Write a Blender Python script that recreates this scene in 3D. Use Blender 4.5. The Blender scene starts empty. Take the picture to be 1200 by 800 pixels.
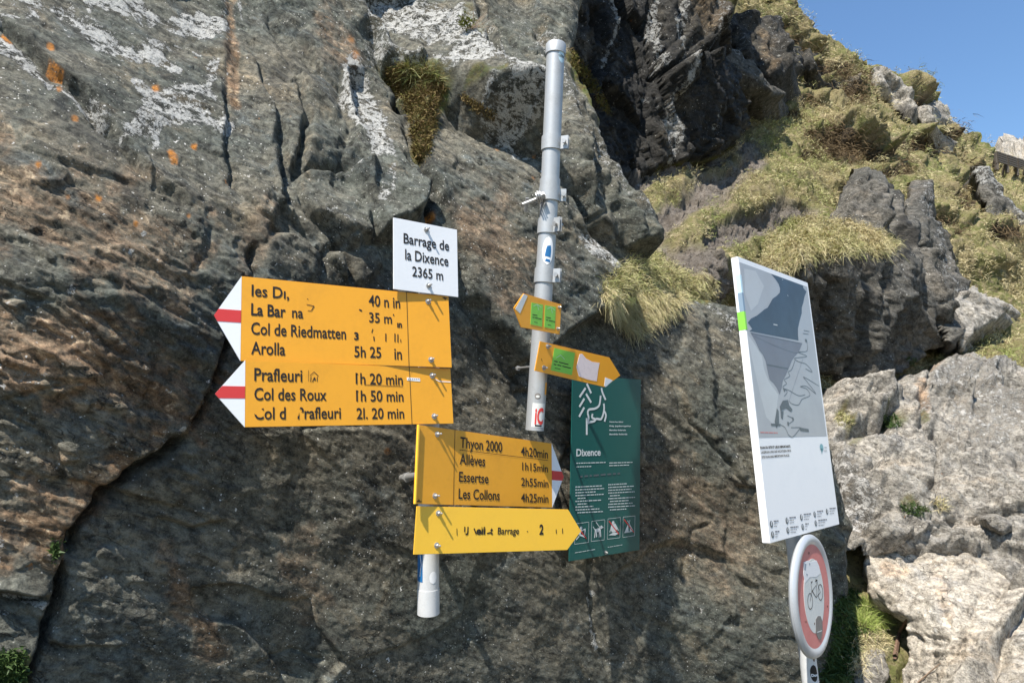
import bpy, bmesh, math, random
import numpy as np
from mathutils import Vector, Matrix

SC = bpy.context.scene
COL = SC.collection
random.seed(7)
RNG = np.random.default_rng(11)

# ------------------------------------------------------------------ camera
PITCH = math.radians(8.5)
FPX = 760.0                      # focal length in photograph pixels (1200 wide)
CAM = np.array([0.0, 0.0, 1.6])
FW = np.array([0, math.cos(PITCH), math.sin(PITCH)])
UPV = np.array([0, -math.sin(PITCH), math.cos(PITCH)])
RT = np.array([1.0, 0, 0])
cd = bpy.data.cameras.new('camera'); cam = bpy.data.objects.new('camera', cd); COL.objects.link(cam)
cam.location = CAM; cam.rotation_euler = (math.radians(90) + PITCH, 0, 0)
cd.sensor_width = 36; cd.lens = FPX / 1200 * 36; cd.clip_start = 0.02; cd.clip_end = 3000
SC.camera = cam

# ------------------------------------------------------------------ light
SUN_EL, SUN_AZ = math.radians(56), math.radians(212)      # azimuth clockwise from +Y
w = bpy.data.worlds.new('World'); SC.world = w; w.use_nodes = True
nt = w.node_tree; bg = nt.nodes['Background']
sky = nt.nodes.new('ShaderNodeTexSky'); sky.sky_type = 'NISHITA'; sky.sun_disc = False
sky.sun_elevation = SUN_EL; sky.sun_rotation = SUN_AZ; sky.altitude = 0
sky.air_density = 1.5; sky.dust_density = 0.0; sky.ozone_density = 9.0
nt.links.new(sky.outputs[0], bg.inputs[0]); bg.inputs[1].default_value = 0.094
sd = bpy.data.lights.new('sun', 'SUN'); sd.energy = 4.6; sd.angle = math.radians(0.53); sd.color = (1.0, 0.95, 0.87)
so = bpy.data.objects.new('sun', sd); COL.objects.link(so)
S = Vector((math.sin(SUN_AZ) * math.cos(SUN_EL), math.cos(SUN_AZ) * math.cos(SUN_EL), math.sin(SUN_EL)))
so.rotation_euler = S.to_track_quat('Z', 'Y').to_euler(); so.location = (-4, -6, 12)
SC.view_settings.view_transform = 'Standard'; SC.view_settings.look = 'None'
SC.view_settings.exposure = 0.92; SC.view_settings.gamma = 1.0
SC.view_settings.use_curve_mapping = False

# ------------------------------------------------------------------ small maths
def ray(x, y):
    x = np.asarray(x, float); y = np.asarray(y, float)
    return FW + RT * ((x - 600) / FPX)[..., None] - UPV * ((y - 400) / FPX)[..., None]
def at(x, y, d):
    """world point at view distance d (m) along the sight line to a place in the photograph"""
    return CAM + ray(x, y) * np.asarray(d, float)[..., None]
def smooth(a, b, x):
    t = np.clip((x - a) / (b - a), 0, 1); return t * t * (3 - 2 * t)
def _hash(i, j, k, s):
    h = (i.astype(np.int64) * 374761393 + j.astype(np.int64) * 668265263 + k.astype(np.int64) * 2147483647 + s * 974634777) & 0xffffffff
    h = ((h ^ (h >> 13)) * 1274126177) & 0xffffffff
    h = ((h ^ (h >> 16)) * 2246822519) & 0xffffffff
    return ((h ^ (h >> 15)) & 0xffffff) / float(0xffffff)
def vnoise(P, s=0):
    """value noise, -1..1"""
    F = np.floor(P); f = P - F; f = f * f * f * (f * (f * 6 - 15) + 10); I = F.astype(np.int64)
    r = 0
    for dx in (0, 1):
        wx = f[:, 0] if dx else 1 - f[:, 0]
        for dy in (0, 1):
            wy = f[:, 1] if dy else 1 - f[:, 1]
            for dz in (0, 1):
                wz = f[:, 2] if dz else 1 - f[:, 2]
                r = r + wx * wy * wz * _hash(I[:, 0] + dx, I[:, 1] + dy, I[:, 2] + dz, s)
    return r * 2 - 1
def fbm(P, o=4, s=0, g=0.5):
    r = 0; a = 1
    for i in range(o):
        r = r + a * vnoise(P * 2 ** i + 17.3 * i, s + i); a *= g
    return r
def ridged(P, o=4, s=0, g=0.5):
    r = 0; a = 1
    for i in range(o):
        r = r + a * (1 - 2 * np.abs(vnoise(P * 2 ** i + 9.1 * i, s + i))); a *= g
    return r
def facets(P, s=0, tilt=1.0):
    """fractured rock: every jittered cell is a small plane of its own tilt"""
    I = np.floor(P).astype(np.int64); best = np.full(len(P), 1e9); sec = np.full(len(P), 1e9); val = np.zeros(len(P))
    for dx in (-1, 0, 1):
        for dy in (-1, 0, 1):
            for dz in (-1, 0, 1):
                a, b, c = I[:, 0] + dx, I[:, 1] + dy, I[:, 2] + dz
                q = P - np.stack([a + _hash(a, b, c, s), b + _hash(a, b, c, s + 1), c + _hash(a, b, c, s + 2)], 1)
                d = (q * q).sum(1)
                v = tilt * (q[:, 0] * (_hash(a, b, c, s + 3) - .5) + q[:, 1] * (_hash(a, b, c, s + 4) - .5) + q[:, 2] * (_hash(a, b, c, s + 5) - .5)) * 2 + (_hash(a, b, c, s + 6) - .5)
                m = d < best
                sec = np.where(m, best, np.minimum(sec, d)); val = np.where(m, v, val); best = np.where(m, d, best)
    return val, np.sqrt(sec) - np.sqrt(best)
def pdist(x, y, pts, closed=False):
    """distance to a polyline, side sign of its nearest piece, position 0..1 along it"""
    pts = list(pts) + ([pts[0]] if closed else [])
    bd = np.full(x.shape, 1e9); sg = np.zeros(x.shape); tt = np.zeros(x.shape); n = len(pts) - 1
    for i in range(n):
        (ax, ay), (bx, by) = pts[i], pts[i + 1]; ux, uy = bx - ax, by - ay; L = ux * ux + uy * uy
        t = np.clip(((x - ax) * ux + (y - ay) * uy) / L, 0, 1)
        d = np.hypot(x - ax - t * ux, y - ay - t * uy); m = d < bd
        bd = np.where(m, d, bd); sg = np.where(m, np.sign(ux * (y - ay) - uy * (x - ax)), sg); tt = np.where(m, (i + t) / n, tt)
    return bd, sg, tt
def inside(x, y, poly):
    r = np.zeros(x.shape, bool); n = len(poly)
    for i in range(n):
        (ax, ay), (bx, by) = poly[i], poly[(i + 1) % n]
        if ay == by: continue
        c = ((ay > y) != (by > y)) & (x < (bx - ax) * (y - ay) / (by - ay) + ax)
        r ^= c
    return r
def rbf(x, y, ctrl, L=260.0):
    """smooth interpolation through (x, y, value) control points"""
    c = np.array(ctrl, float); n = len(c)
    K = lambda r: np.sqrt((r / L) ** 2 + .15)
    A = np.zeros((n + 3, n + 3)); A[:n, :n] = K(np.hypot(c[:, None, 0] - c[None, :, 0], c[:, None, 1] - c[None, :, 1]))
    Pm = np.stack([np.ones(n), c[:, 0] / 1000, c[:, 1] / 1000], 1); A[:n, n:] = Pm; A[n:, :n] = Pm.T
    wv = np.linalg.solve(A, np.concatenate([c[:, 2], np.zeros(3)]))
    r = wv[n] + wv[n + 1] * x / 1000 + wv[n + 2] * y / 1000
    for i in range(n): r = r + wv[i] * K(np.hypot(x - c[i, 0], y - c[i, 1]))
    return r

# ------------------------------------------------------------------ objects
def tag(o, label=None, cat=None, group=None, kind=None):
    if label: o['label'] = label
    if cat: o['category'] = cat
    if group: o['group'] = group
    if kind: o['kind'] = kind
    return o
def link(name, me, mat=None, parent=None):
    o = bpy.data.objects.new(name, me); COL.objects.link(o)
    if mat is not None and me is not None and not me.materials: me.materials.append(mat)
    if parent is not None: o.parent = parent
    return o
def empty(name, loc=(0, 0, 0), mat4=None):
    o = bpy.data.objects.new(name, None); COL.objects.link(o); o.empty_display_size = .05
    if mat4 is not None: o.matrix_world = mat4
    else: o.location = loc
    return o
def np_mesh(name, V, F, smooth_=True, attrs=None):
    """V (n,3), F (m,3|4)"""
    me = bpy.data.meshes.new(name); k = F.shape[1]
    me.vertices.add(len(V)); me.vertices.foreach_set('co', np.ascontiguousarray(V, np.float32).ravel())
    me.loops.add(F.size); me.loops.foreach_set('vertex_index', np.ascontiguousarray(F, np.int32).ravel())
    me.polygons.add(len(F)); me.polygons.foreach_set('loop_start', np.arange(0, F.size, k, dtype=np.int32))
    me.polygons.foreach_set('loop_total', np.full(len(F), k, np.int32))
    if smooth_: me.polygons.foreach_set('use_smooth', np.ones(len(F), bool))
    me.update(calc_edges=True)
    for n, a in (attrs or {}).items():
        if a.ndim == 2: at_ = me.attributes.new(n, 'FLOAT_VECTOR', 'POINT'); at_.data.foreach_set('vector', np.ascontiguousarray(a, np.float32).ravel())
        else: at_ = me.attributes.new(n, 'FLOAT', 'POINT'); at_.data.foreach_set('value', np.ascontiguousarray(a, np.float32))
    return me

# ------------------------------------------------------------------ materials
class NT:
    def __init__(s, name):
        s.m = bpy.data.materials.new(name); s.m.use_nodes = True; s.t = s.m.node_tree; s.N = s.t.nodes
        s.b = s.N['Principled BSDF']
    def n(s, t, **kw):
        x = s.N.new(t)
        for k, v in kw.items():
            if k.startswith('_'): setattr(x, k[1:], v)
            elif k.startswith('i'): x.inputs[int(k[1:])].default_value = v
        return x
    def l(s, a, b): s.t.links.new(a, b)
    def coord(s, scale=(1, 1, 1), rot=(0, 0, 0), obj=True):
        tc = s.n('ShaderNodeTexCoord'); mp = s.n('ShaderNodeMapping'); s.l(tc.outputs['Object'], mp.inputs[0])
        mp.inputs['Scale'].default_value = scale; mp.inputs['Rotation'].default_value = rot; return mp.outputs[0]
    def noise(s, co, scale, det=5, rough=.6, dist=0):
        x = s.n('ShaderNodeTexNoise'); s.l(co, x.inputs['Vector']); x.inputs['Scale'].default_value = scale
        x.inputs['Detail'].default_value = det; x.inputs['Roughness'].default_value = rough; x.inputs['Distortion'].default_value = dist
        return x.outputs[0]
    def vor(s, co, scale, feat='F1', out=0, rnd=1):
        x = s.n('ShaderNodeTexVoronoi', _feature=feat); s.l(co, x.inputs['Vector']); x.inputs['Scale'].default_value = scale
        x.inputs['Randomness'].default_value = rnd
        return x.outputs[out]
    def ramp(s, v, a, b, lo=0., hi=1.):
        x = s.n('ShaderNodeMapRange', _interpolation_type='SMOOTHSTEP'); s.l(v, x.inputs[0])
        for i, q in enumerate((a, b, lo, hi)): x.inputs[i + 1].default_value = q
        return x.outputs[0]
    def math(s, op, a, b=None, c=None):
        x = s.n('ShaderNodeMath', _operation=op)
        for i, q in enumerate((a, b, c)):
            if q is None: continue
            if isinstance(q, (int, float)): x.inputs[i].default_value = q
            else: s.l(q, x.inputs[i])
        return x.outputs[0]
    def mix(s, f, a, b, blend='MIX'):
        x = s.n('ShaderNodeMix', _data_type='RGBA', _blend_type=blend)
        for i, q in ((0, f), (6, a), (7, b)):
            if isinstance(q, (int, float)): x.inputs[i].default_value = q
            elif isinstance(q, tuple): x.inputs[i].default_value = (*q[:3], 1)
            else: s.l(q, x.inputs[i])
        return x.outputs[2]
    def attr(s, n): return s.n('ShaderNodeAttribute', _attribute_name=n).outputs['Fac']
    def bump(s, h, dist, strength=1., nrm=None):
        x = s.n('ShaderNodeBump'); s.l(h, x.inputs['Height']); x.inputs['Distance'].default_value = dist; x.inputs['Strength'].default_value = strength
        if nrm is not None: s.l(nrm, x.inputs['Normal'])
        return x.outputs[0]
    def out(s, col, rough=.9, nrm=None, spec=.3, metal=0.):
        if isinstance(col, tuple): s.b.inputs['Base Color'].default_value = (*col[:3], 1)
        else: s.l(col, s.b.inputs['Base Color'])
        if isinstance(rough, (int, float)): s.b.inputs['Roughness'].default_value = rough
        else: s.l(rough, s.b.inputs['Roughness'])
        s.b.inputs['Specular IOR Level'].default_value = spec; s.b.inputs['Metallic'].default_value = metal
        if nrm is not None: s.l(nrm, s.b.inputs['Normal'])
        return s.m

def rock_mat(name, c1, c2, c3, rust, lich=(.50, .49, .455), fine=1.0, sp_scale=1.0, warm=(.20, .155, .10), cool=(.085, .10, .105), rel=1.0):
    """c1..c3 stone colours; attributes lichen, rust, moss, orange paint what grows or runs there, one more darkens the stone; bed = coordinates along the bedding"""
    t = NT(name); co = t.coord(); bd = t.n('ShaderNodeAttribute', _attribute_name='bed').outputs['Vector']
    mp = t.n('ShaderNodeMapping'); t.l(bd, mp.inputs[0]); mp.inputs['Scale'].default_value = (1, 3.2, 1.6); cs = mp.outputs[0]
    mp = t.n('ShaderNodeMapping'); t.l(bd, mp.inputs[0]); mp.inputs['Scale'].default_value = (1, 1.7, 1.2); c2_ = mp.outputs[0]
    big = t.noise(co, 1.7, 5, .62, .6); big2 = t.noise(c2_, 4.2, 6, .68, .8); md = t.noise(cs, 9 * fine, 8, .72, .5); mi = t.noise(c2_, 22 * fine, 7, .75, .6)
    fi = t.noise(co, 60 * fine, 6, .75); gr = t.noise(co, 260 * fine, 3, .7)
    col = t.mix(t.ramp(big, .40, .60), c1, c2); col = t.mix(t.math('MULTIPLY', t.ramp(t.noise(c2_, 2.6 * fine, 7, .72, .9), .55, .66), .6), col, tuple(x * .42 for x in c3))
    col = t.mix(t.math('MULTIPLY', t.ramp(big2, .52, .70), .75), col, warm)
    col = t.mix(t.math('MULTIPLY', t.ramp(big2, .46, .32), .70), col, cool)
    col = t.mix(t.math('MULTIPLY', t.ramp(md, .46, .64), .8), col, c3)
    rr = t.math('MULTIPLY', t.attr('rust'), t.ramp(t.math('ADD', t.math('MULTIPLY', md, .5), t.math('MULTIPLY', mi, .5)), .36, .58))
    col = t.mix(rr, col, t.mix(t.ramp(big2, .42, .6), rust, tuple(min(1, x * 1.7 + .015) for x in rust)))
    col = t.mix(t.math('MULTIPLY', t.attr('rust'), t.math('MULTIPLY', t.ramp(mi, .56, .66), .6)), col, tuple(x * 2.2 for x in warm))
    g = t.ramp(t.math('ADD', t.math('MULTIPLY', mi, .45), t.math('ADD', t.math('MULTIPLY', fi, .35), t.math('MULTIPLY', gr, .2))), .37, .64, .30, 1.85)
    col = t.mix(1.0, col, g, 'MULTIPLY')
    ve = t.n('ShaderNodeVectorMath', _operation='MULTIPLY_ADD'); wn = t.n('ShaderNodeTexNoise'); wn.inputs['Scale'].default_value = 5 * fine; wn.inputs['Detail'].default_value = 5; t.l(cs, wn.inputs['Vector'])
    t.l(wn.outputs['Color'], ve.inputs[0]); ve.inputs[1].default_value = (.35 / fine,) * 3; t.l(c2_, ve.inputs[2])
    v = t.ramp(t.vor(ve.outputs[0], 5.5 * fine, 'DISTANCE_TO_EDGE'), .0, .016, 1, 0)
    v = t.math('MULTIPLY', v, t.ramp(t.noise(co, 4.1, 3), .50, .58))
    col = t.mix(t.math('MULTIPLY', v, .75), col, (.02, .018, .015))
    col = t.mix(t.math('MULTIPLY', t.attr('dark_tint'), .92), col, t.mix(t.ramp(mi, .4, .7), (.010, .010, .009), (.045, .041, .035)))
    # crust lichen, broken up by the grain of the stone
    lm = t.math('ADD', t.math('MULTIPLY', mi, .5), t.math('ADD', t.math('MULTIPLY', fi, .35), t.math('MULTIPLY', gr, .15)))
    la = t.attr('lichen')
    lf = t.ramp(t.math('ADD', lm, t.math('MULTIPLY', t.math('SUBTRACT', la, .5), .21)), .535, .575)
    lf = t.math('MULTIPLY', lf, t.ramp(la, 0.0, .10))
    col = t.mix(t.math('MULTIPLY', lf, .92), col, t.mix(t.ramp(gr, .35, .65), tuple(x * .55 for x in lich), lich))
    for sc, th, cc, key, lo in ((30, .13, (.60, .58, .54), 0., .47), (9, .075, (.50, .47, .42), 3.3, .47), (13, .085, (.55, .20, .03), 7.1, .56), (70, .17, (.62, .60, .55), 11., .44), (120, .2, (.55, .52, .46), 15., .40)):
        tc = t.n('ShaderNodeVectorMath', _operation='ADD'); t.l(co, tc.inputs[0]); tc.inputs[1].default_value = (key, key * .7, -key)
        wv = t.n('ShaderNodeVectorMath', _operation='MULTIPLY_ADD'); wn = t.n('ShaderNodeTexNoise'); wn.inputs['Scale'].default_value = 90; wn.inputs['Detail'].default_value = 2; t.l(co, wn.inputs['Vector'])
        t.l(wn.outputs['Color'], wv.inputs[0]); wv.inputs[1].default_value = (.03,) * 3 if sc < 40 else (.01,) * 3; t.l(tc.outputs[0], wv.inputs[2])
        vo = t.n('ShaderNodeTexVoronoi'); t.l(wv.outputs[0], vo.inputs['Vector']); vo.inputs['Scale'].default_value = sc * sp_scale
        sz = t.n('ShaderNodeSeparateColor'); t.l(vo.outputs['Color'], sz.inputs[0])
        m = t.math('LESS_THAN', vo.outputs['Distance'], t.math('MULTIPLY', t.ramp(sz.outputs[0], .55, 1.0), th * 1.1))
        m = t.math('MULTIPLY', m, t.math('MULTIPLY', t.ramp(t.noise(tc.outputs[0], 2.6, 3), lo, lo + .12), t.math('SUBTRACT', 1.0, t.math('MULTIPLY', t.attr('dark_tint'), .6))))
        col = t.mix(t.math('MULTIPLY', m, t.ramp(fi, .35, .5, .4, .9)), col, cc)
    col = t.mix(t.math('MULTIPLY', t.attr('orange'), t.ramp(fi, .35, .5)), col, t.mix(t.ramp(gr, .4, .6), (.62, .23, .03), (.40, .16, .03)))
    ms = t.math('MULTIPLY', t.attr('moss'), t.ramp(fi, .3, .55))
    col = t.mix(ms, col, t.mix(t.ramp(mi, .4, .6), (.15, .12, .035), (.085, .105, .018)))
    h = t.math('ADD', t.math('MULTIPLY', md, .7), t.math('ADD', t.math('MULTIPLY', mi, .55), t.math('ADD', t.math('MULTIPLY', fi, .26), t.math('MULTIPLY', gr, .09))))
    n1 = t.bump(h, .030 * rel / fine, .9)
    n1 = t.bump(t.math('SUBTRACT', t.math('MULTIPLY', lf, .4), v), .004, .7, n1)
    rg = t.math('SUBTRACT', .92, t.math('MULTIPLY', t.attr('dark_tint'), .3))
    return t.out(col, rg, n1, .25)

def flat_mat(name, c, rough=.5, metal=0., spec=.4, dirt=.25, scale=18, bump=0.):
    t = NT(name); co = t.coord(); n = t.noise(co, scale, 6, .65); n2 = t.noise(co, scale * 9, 3, .7)
    f = t.math('MULTIPLY', t.ramp(t.math('ADD', t.math('MULTIPLY', n, .7), t.math('MULTIPLY', n2, .3)), .45, .72), dirt)
    col = t.mix(f, c, tuple(x * .62 + .01 for x in c))
    return t.out(col, t.ramp(n, .3, .7, rough * .85, min(1, rough * 1.2)), t.bump(n2, .0004 if not bump else bump, .5), spec, metal)
# ------------------------------------------------------------------ relief builder
def pgrid(x0, x1, y0, y1, st):
    xs = np.arange(x0, x1 + st, st); ys = np.arange(y0, y1 + st, st)
    return np.meshgrid(xs, ys)
def normals(P):
    du = np.gradient(P, axis=1); dv = np.gradient(P, axis=0)
    n = np.cross(dv, du); n /= np.linalg.norm(n, axis=2, keepdims=True) + 1e-12
    s = np.sign((n * (CAM - P)).sum(2, keepdims=True)); return n * s
def grid_mesh(name, P, keep, attrs, bed=(28, (.6, -.8, 0))):
    ny, nx = keep.shape; idx = np.arange(ny * nx).reshape(ny, nx)
    q = keep[:-1, :-1] & keep[1:, :-1] & keep[:-1, 1:] & keep[1:, 1:]
    F = np.stack([idx[:-1, :-1][q], idx[1:, :-1][q], idx[1:, 1:][q], idx[:-1, 1:][q]], 1)
    used = np.zeros(ny * nx, bool); used[F.ravel()] = True
    new = np.cumsum(used) - 1
    V = P.reshape(-1, 3)[used]; attrs = dict(attrs); attrs['bed'] = np.zeros(1) 
    At = {k: a.reshape(-1)[used] for k, a in attrs.items() if k != 'bed'}; At['bed'] = aniso(V, bed[0], bed[1])
    return np_mesh(name, V, new[F], True, At)
def warp(X, Y, a=5., sc=40., s=50):
    p = np.stack([X.ravel() / sc, Y.ravel() / sc, np.zeros(X.size)], 1)
    return X + a * fbm(p, 4, s, .42).reshape(X.shape), Y + a * fbm(p + 31.7, 4, s + 7, .42).reshape(X.shape)
def strokes(X, Y, steps=(), cracks=(), slabs=()):
    d_ = np.zeros(X.shape)
    jit = 1 + .5 * fbm(np.stack([X.ravel() / 25, Y.ravel() / 25, np.zeros(X.size)], 1), 3, 77).reshape(X.shape)
    for pts, amp, wd in steps:
        d, sg, t = pdist(X, Y, pts); e = smooth(0, .12, t) * smooth(1, .88, t)
        near = d < 7 * wd
        d_ += np.where(near, amp * sg * smooth(0, min(5., wd * .45), d) * np.exp(-d / wd) * e, 0)
    for pts, dep, wd in cracks:
        wd = max(wd * .8, 1.7)
        d, sg, t = pdist(X, Y, pts); e = smooth(-.02, .1, t) * smooth(1.02, .9, t)
        d_ -= dep * np.exp(-(d / (wd * np.clip(jit, .35, 2))) ** 2) * e
    for poly, h, tx, ty, soft in slabs:                     # raised / sunk tilted block
        d, _, _ = pdist(X, Y, poly, True); ins = inside(X, Y, poly); sd_ = np.where(ins, d, -d)
        cx = sum(p[0] for p in poly) / len(poly); cy = sum(p[1] for p in poly) / len(poly)
        m = smooth(-soft * .3, soft, sd_)
        d_ += m * (h + tx * (X - cx) / 100 + ty * (Y - cy) / 100)
    return d_
def blur(a, n=1):
    for _ in range(n):
        b = a.copy(); b[1:-1] = .25 * a[:-2] + .5 * a[1:-1] + .25 * a[2:]; a = b.copy(); a[:, 1:-1] = .25 * b[:, :-2] + .5 * b[:, 1:-1] + .25 * b[:, 2:]
    return a
def paint(X, Y, blobs, s=3, amt=.45):
    """soft strokes: (points, radius, strength)"""
    r = np.zeros(X.shape)
    nz = fbm(np.stack([X.ravel() / 30, Y.ravel() / 30, np.full(X.size, s * 1.7)], 1), 4, s, .6).reshape(X.shape)
    for pts, rad, st in blobs:
        if len(pts) == 1: d = np.hypot(X - pts[0][0], Y - pts[0][1])
        else: d, _, _ = pdist(X, Y, pts)
        r = np.maximum(r, st * np.clip(smooth(rad, rad * .35, d + nz * rad * amt), 0, 1))
    return np.clip(r, 0, 1)
def aniso(P, deg, n=(.6, -.8, 0), s1=1., s2=1., s3=1.):
    """coordinates along / across the bedding of a face with normal n; bedding falls by deg to the right"""
    n = np.array(n) / np.linalg.norm(n); e = np.cross([0, 0, 1.], n); e /= np.linalg.norm(e); u = np.cross(n, e)
    a = math.radians(deg); e1 = e * math.cos(a) - u * math.sin(a); e2 = e * math.sin(a) + u * math.cos(a)
    return np.stack([(P @ e1) * s1, (P @ e2) * s2, (P @ n) * s3], 1)

M = {}
M['wall'] = rock_mat('wall_rock', (.098, .102, .084), (.138, .126, .096), (.050, .050, .043), (.145, .090, .050), warm=(.205, .165, .108), cool=(.095, .110, .108), rel=.46)
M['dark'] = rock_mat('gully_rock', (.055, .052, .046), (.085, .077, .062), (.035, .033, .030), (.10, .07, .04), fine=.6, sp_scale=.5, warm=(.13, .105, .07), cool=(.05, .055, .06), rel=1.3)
M['pale'] = rock_mat('pale_rock', (.31, .285, .245), (.40, .365, .31), (.20, .18, .15), (.36, .24, .15), lich=(.70, .67, .62), fine=.75, sp_scale=.7, warm=(.42, .345, .26), cool=(.26, .25, .235), rel=1.2)
M['cream'] = rock_mat('cream_rock', (.40, .355, .29), (.48, .43, .355), (.29, .255, .205), (.42, .27, .16), lich=(.66, .63, .57), fine=.6, sp_scale=.7, warm=(.50, .40, .29), cool=(.36, .345, .32), rel=.8)
M['grey'] = rock_mat('outcrop_rock', (.12, .114, .098), (.165, .15, .125), (.075, .070, .060), (.2, .13, .08), fine=.6, sp_scale=.5, warm=(.20, .17, .13), cool=(.10, .105, .10), rel=1.4)

# ================================================================== the main cliff the signs are bolted to
X, Y = pgrid(-230, 1075, -200, 1000, 1.75)
WP0 = np.array([-.23, 2.12, 0]); WN = np.array([.6, -.8, 0.])
R_ = ray(X, Y)
off = rbf(X, Y, [(-200, -180, -.9), (300, -180, -.95), (600, -180, -1.0), (0, 50, -.25), (250, 50, -.42), (500, 50, -.42), (650, 60, -.30),
                 (0, 200, .0), (250, 200, -.08), (500, 200, -.12), (700, 200, -.05), (0, 350, .07), (250, 350, .03), (500, 350, .0), (700, 350, .0),
                 (0, 500, .06), (250, 500, -.01), (500, 500, -.03), (700, 500, .02), (880, 400, .18), (980, 500, .42), (0, 650, .03), (250, 650, -.03), (500, 650, -.07), (700, 650, -.03), (880, 600, .16),
                 (980, 650, .35), (0, 800, .02), (250, 800, -.07), (500, 800, -.13), (700, 800, -.10), (880, 800, .09), (1000, 800, .3), (0, 980, -.05), (500, 980, -.22), (900, 980, 0)], 200)
D = np.clip(((WP0 - CAM) @ WN + off) / (R_ @ WN), .5, 5)
P0 = CAM + R_ * D[..., None]
N0 = normals(P0)
Xw, Yw = warp(X, Y, 4.5, 34)
steps = [
    ([(-40, 5), (0, 30), (50, 78), (100, 118), (128, 148), (142, 172), (180, 210), (240, 260)], -.028, 16),     # upper left crack: the upper block stands proud
    ([(262, -60), (264, 60), (266, 130), (268, 215)], .014, 14),
    ([(300, 60), (322, 130), (330, 190), (333, 232)], .012, 10),
    ([(285, 30), (345, 95), (395, 150)], -.02, 14),
    ([(290, 330), (262, 405), (245, 455), (215, 508), (152, 546), (118, 585), (84, 622), (68, 690), (52, 740), (28, 800), (10, 860)], .016, 16),  # great diagonal overhang
    ([(405, 78), (404, 110), (412, 150), (405, 190), (420, 240)], -.025, 16),
    ([(430, 25), (455, 70), (470, 82), (500, 84)], -.05, 14),
    ([(510, 104), (560, 138), (600, 160), (640, 182), (662, 215), (690, 262), (712, 300)], -.05, 20),
    ([(500, 105), (480, 150), (500, 210), (508, 250)], -.03, 12),
    ([(340, 212), (365, 204), (400, 203), (432, 212)], .03, 16),
    ([(300, 282), (325, 272), (345, 272), (375, 300)], .02, 12),
    ([(535, 345), (560, 398), (582, 420), (600, 445), (606, 470)], .010, 10),
    ([(660, 250), (690, 285), (735, 330), (745, 352)], -.02, 12),
    ([(560, -20), (590, 60), (610, 120), (640, 160)], .05, 22),
    ([(630, 20), (660, 80), (690, 140), (700, 200)], .03, 14),
    ([(700, 200), (712, 240), (735, 262), (760, 285)], .02, 10),
    ([(-20, 395), (20, 400), (60, 420), (100, 470), (150, 480)], -.012, 12),
    ([(50, 470), (120, 470), (200, 490), (240, 505)], .012, 10),
    ([(-30, 690), (20, 695), (60, 700)], -.04, 14),
    ([(180, 606), (225, 620), (262, 610)], -.014, 9), ([(58, 752), (100, 760), (152, 758)], -.016, 9),
    ([(820, 345), (830, 420), (850, 520), (880, 570)], .02, 16), ([(905, 560), (960, 600), (1000, 640)], .04, 20),
    ([(860, 570), (893, 575)], -.012, 8), ([(700, 690), (760, 640), (830, 640), (900, 700)], -.016, 20),
]
cracks = [
    ([(-40, 2), (0, 28), (50, 76), (100, 116), (126, 148), (140, 172), (172, 205)], .045, 3.6),
    ([(268, 90), (267, 140), (271, 172), (268, 215), (300, 255), (340, 272)], .022, 2.2),
    ([(300, 60), (322, 128), (329, 170), (330, 215), (335, 252)], .025, 2.4),
    ([(310, 0), (330, 60), (345, 95), (360, 140), (345, 190), (340, 225)], .018, 2.2),
    ([(300, 285), (296, 310), (304, 330), (290, 335)], .035, 4), ([(340, 225), (370, 262), (405, 300), (412, 330)], .03, 3),
    ([(372, 300), (398, 290), (412, 280), (436, 288)], .03, 3.5),
    ([(290, 333), (268, 395), (250, 448), (222, 500)], .05, 4.5),
    ([(218, 508), (190, 530), (152, 550), (122, 582), (90, 622), (76, 655)], .06, 6), ([(76, 650), (70, 700), (55, 735), (34, 790), (20, 850)], .07, 5),
    ([(60, 700), (30, 705), (-30, 700)], .03, 4),
    ([(455, 80), (470, 88), (478, 110), (462, 125)], .10, 9), ([(470, 190), (488, 225), (500, 262), (486, 270)], .05, 5),
    ([(495, 60), (530, 20), (540, -30)], .02, 3),
    ([(535, 345), (555, 385), (572, 408), (590, 430), (606, 450), (610, 480)], .02, 2.0),
    ([(560, 692), (552, 720), (548, 760)], .018, 3), ([(588, 650), (586, 668)], .012, 2),
    ([(778, 430), (800, 478), (815, 500), (832, 520), (858, 560), (880, 572)], .022, 1.8), ([(866, 573), (892, 572)], .03, 3),
    ([(690, 640), (692, 700), (700, 740), (715, 790)], .02, 3), ([(560, 10), (575, 50), (600, 110), (640, 170)], .05, 5),
    ([(600, 20), (640, 90), (665, 150)], .03, 3), ([(672, 130), (700, 190), (728, 240), (742, 290)], .035, 3.4), ([(705, 200), (700, 250), (680, 262)], .03, 3),
    ([(505, 320), (530, 336), (540, 350)], .02, 2.5), ([(600, 462), (605, 440), (618, 435)], .03, 3), ([(602, 462), (618, 462)], .03, 2.5),
    ([(180, 606), (220, 619), (236, 618), (262, 610)], .02, 2.2), ([(276, 640), (280, 670)], .012, 2), ([(95, 705), (122, 706)], .012, 2.), ([(60, 756), (110, 760), (152, 757)], .014, 2.2),
    ([(300, 780), (340, 765), (380, 775)], .014, 2.6), ([(165, 775), (172, 790)], .012, 2.5), ([(385, 445), (392, 480)], .01, 1.5),
    ([(930, 640), (958, 690), (962, 760)], .03, 4), ([(800, 690), (812, 620), (832, 610)], .012, 2.4), ([(210, 30), (240, 60), (262, 66)], .012, 2),
    ([(0, 470), (60, 455), (95, 445)], .014, 2.6), ([(0, 350), (60, 352), (100, 372)], .01, 2.2),
]
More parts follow.
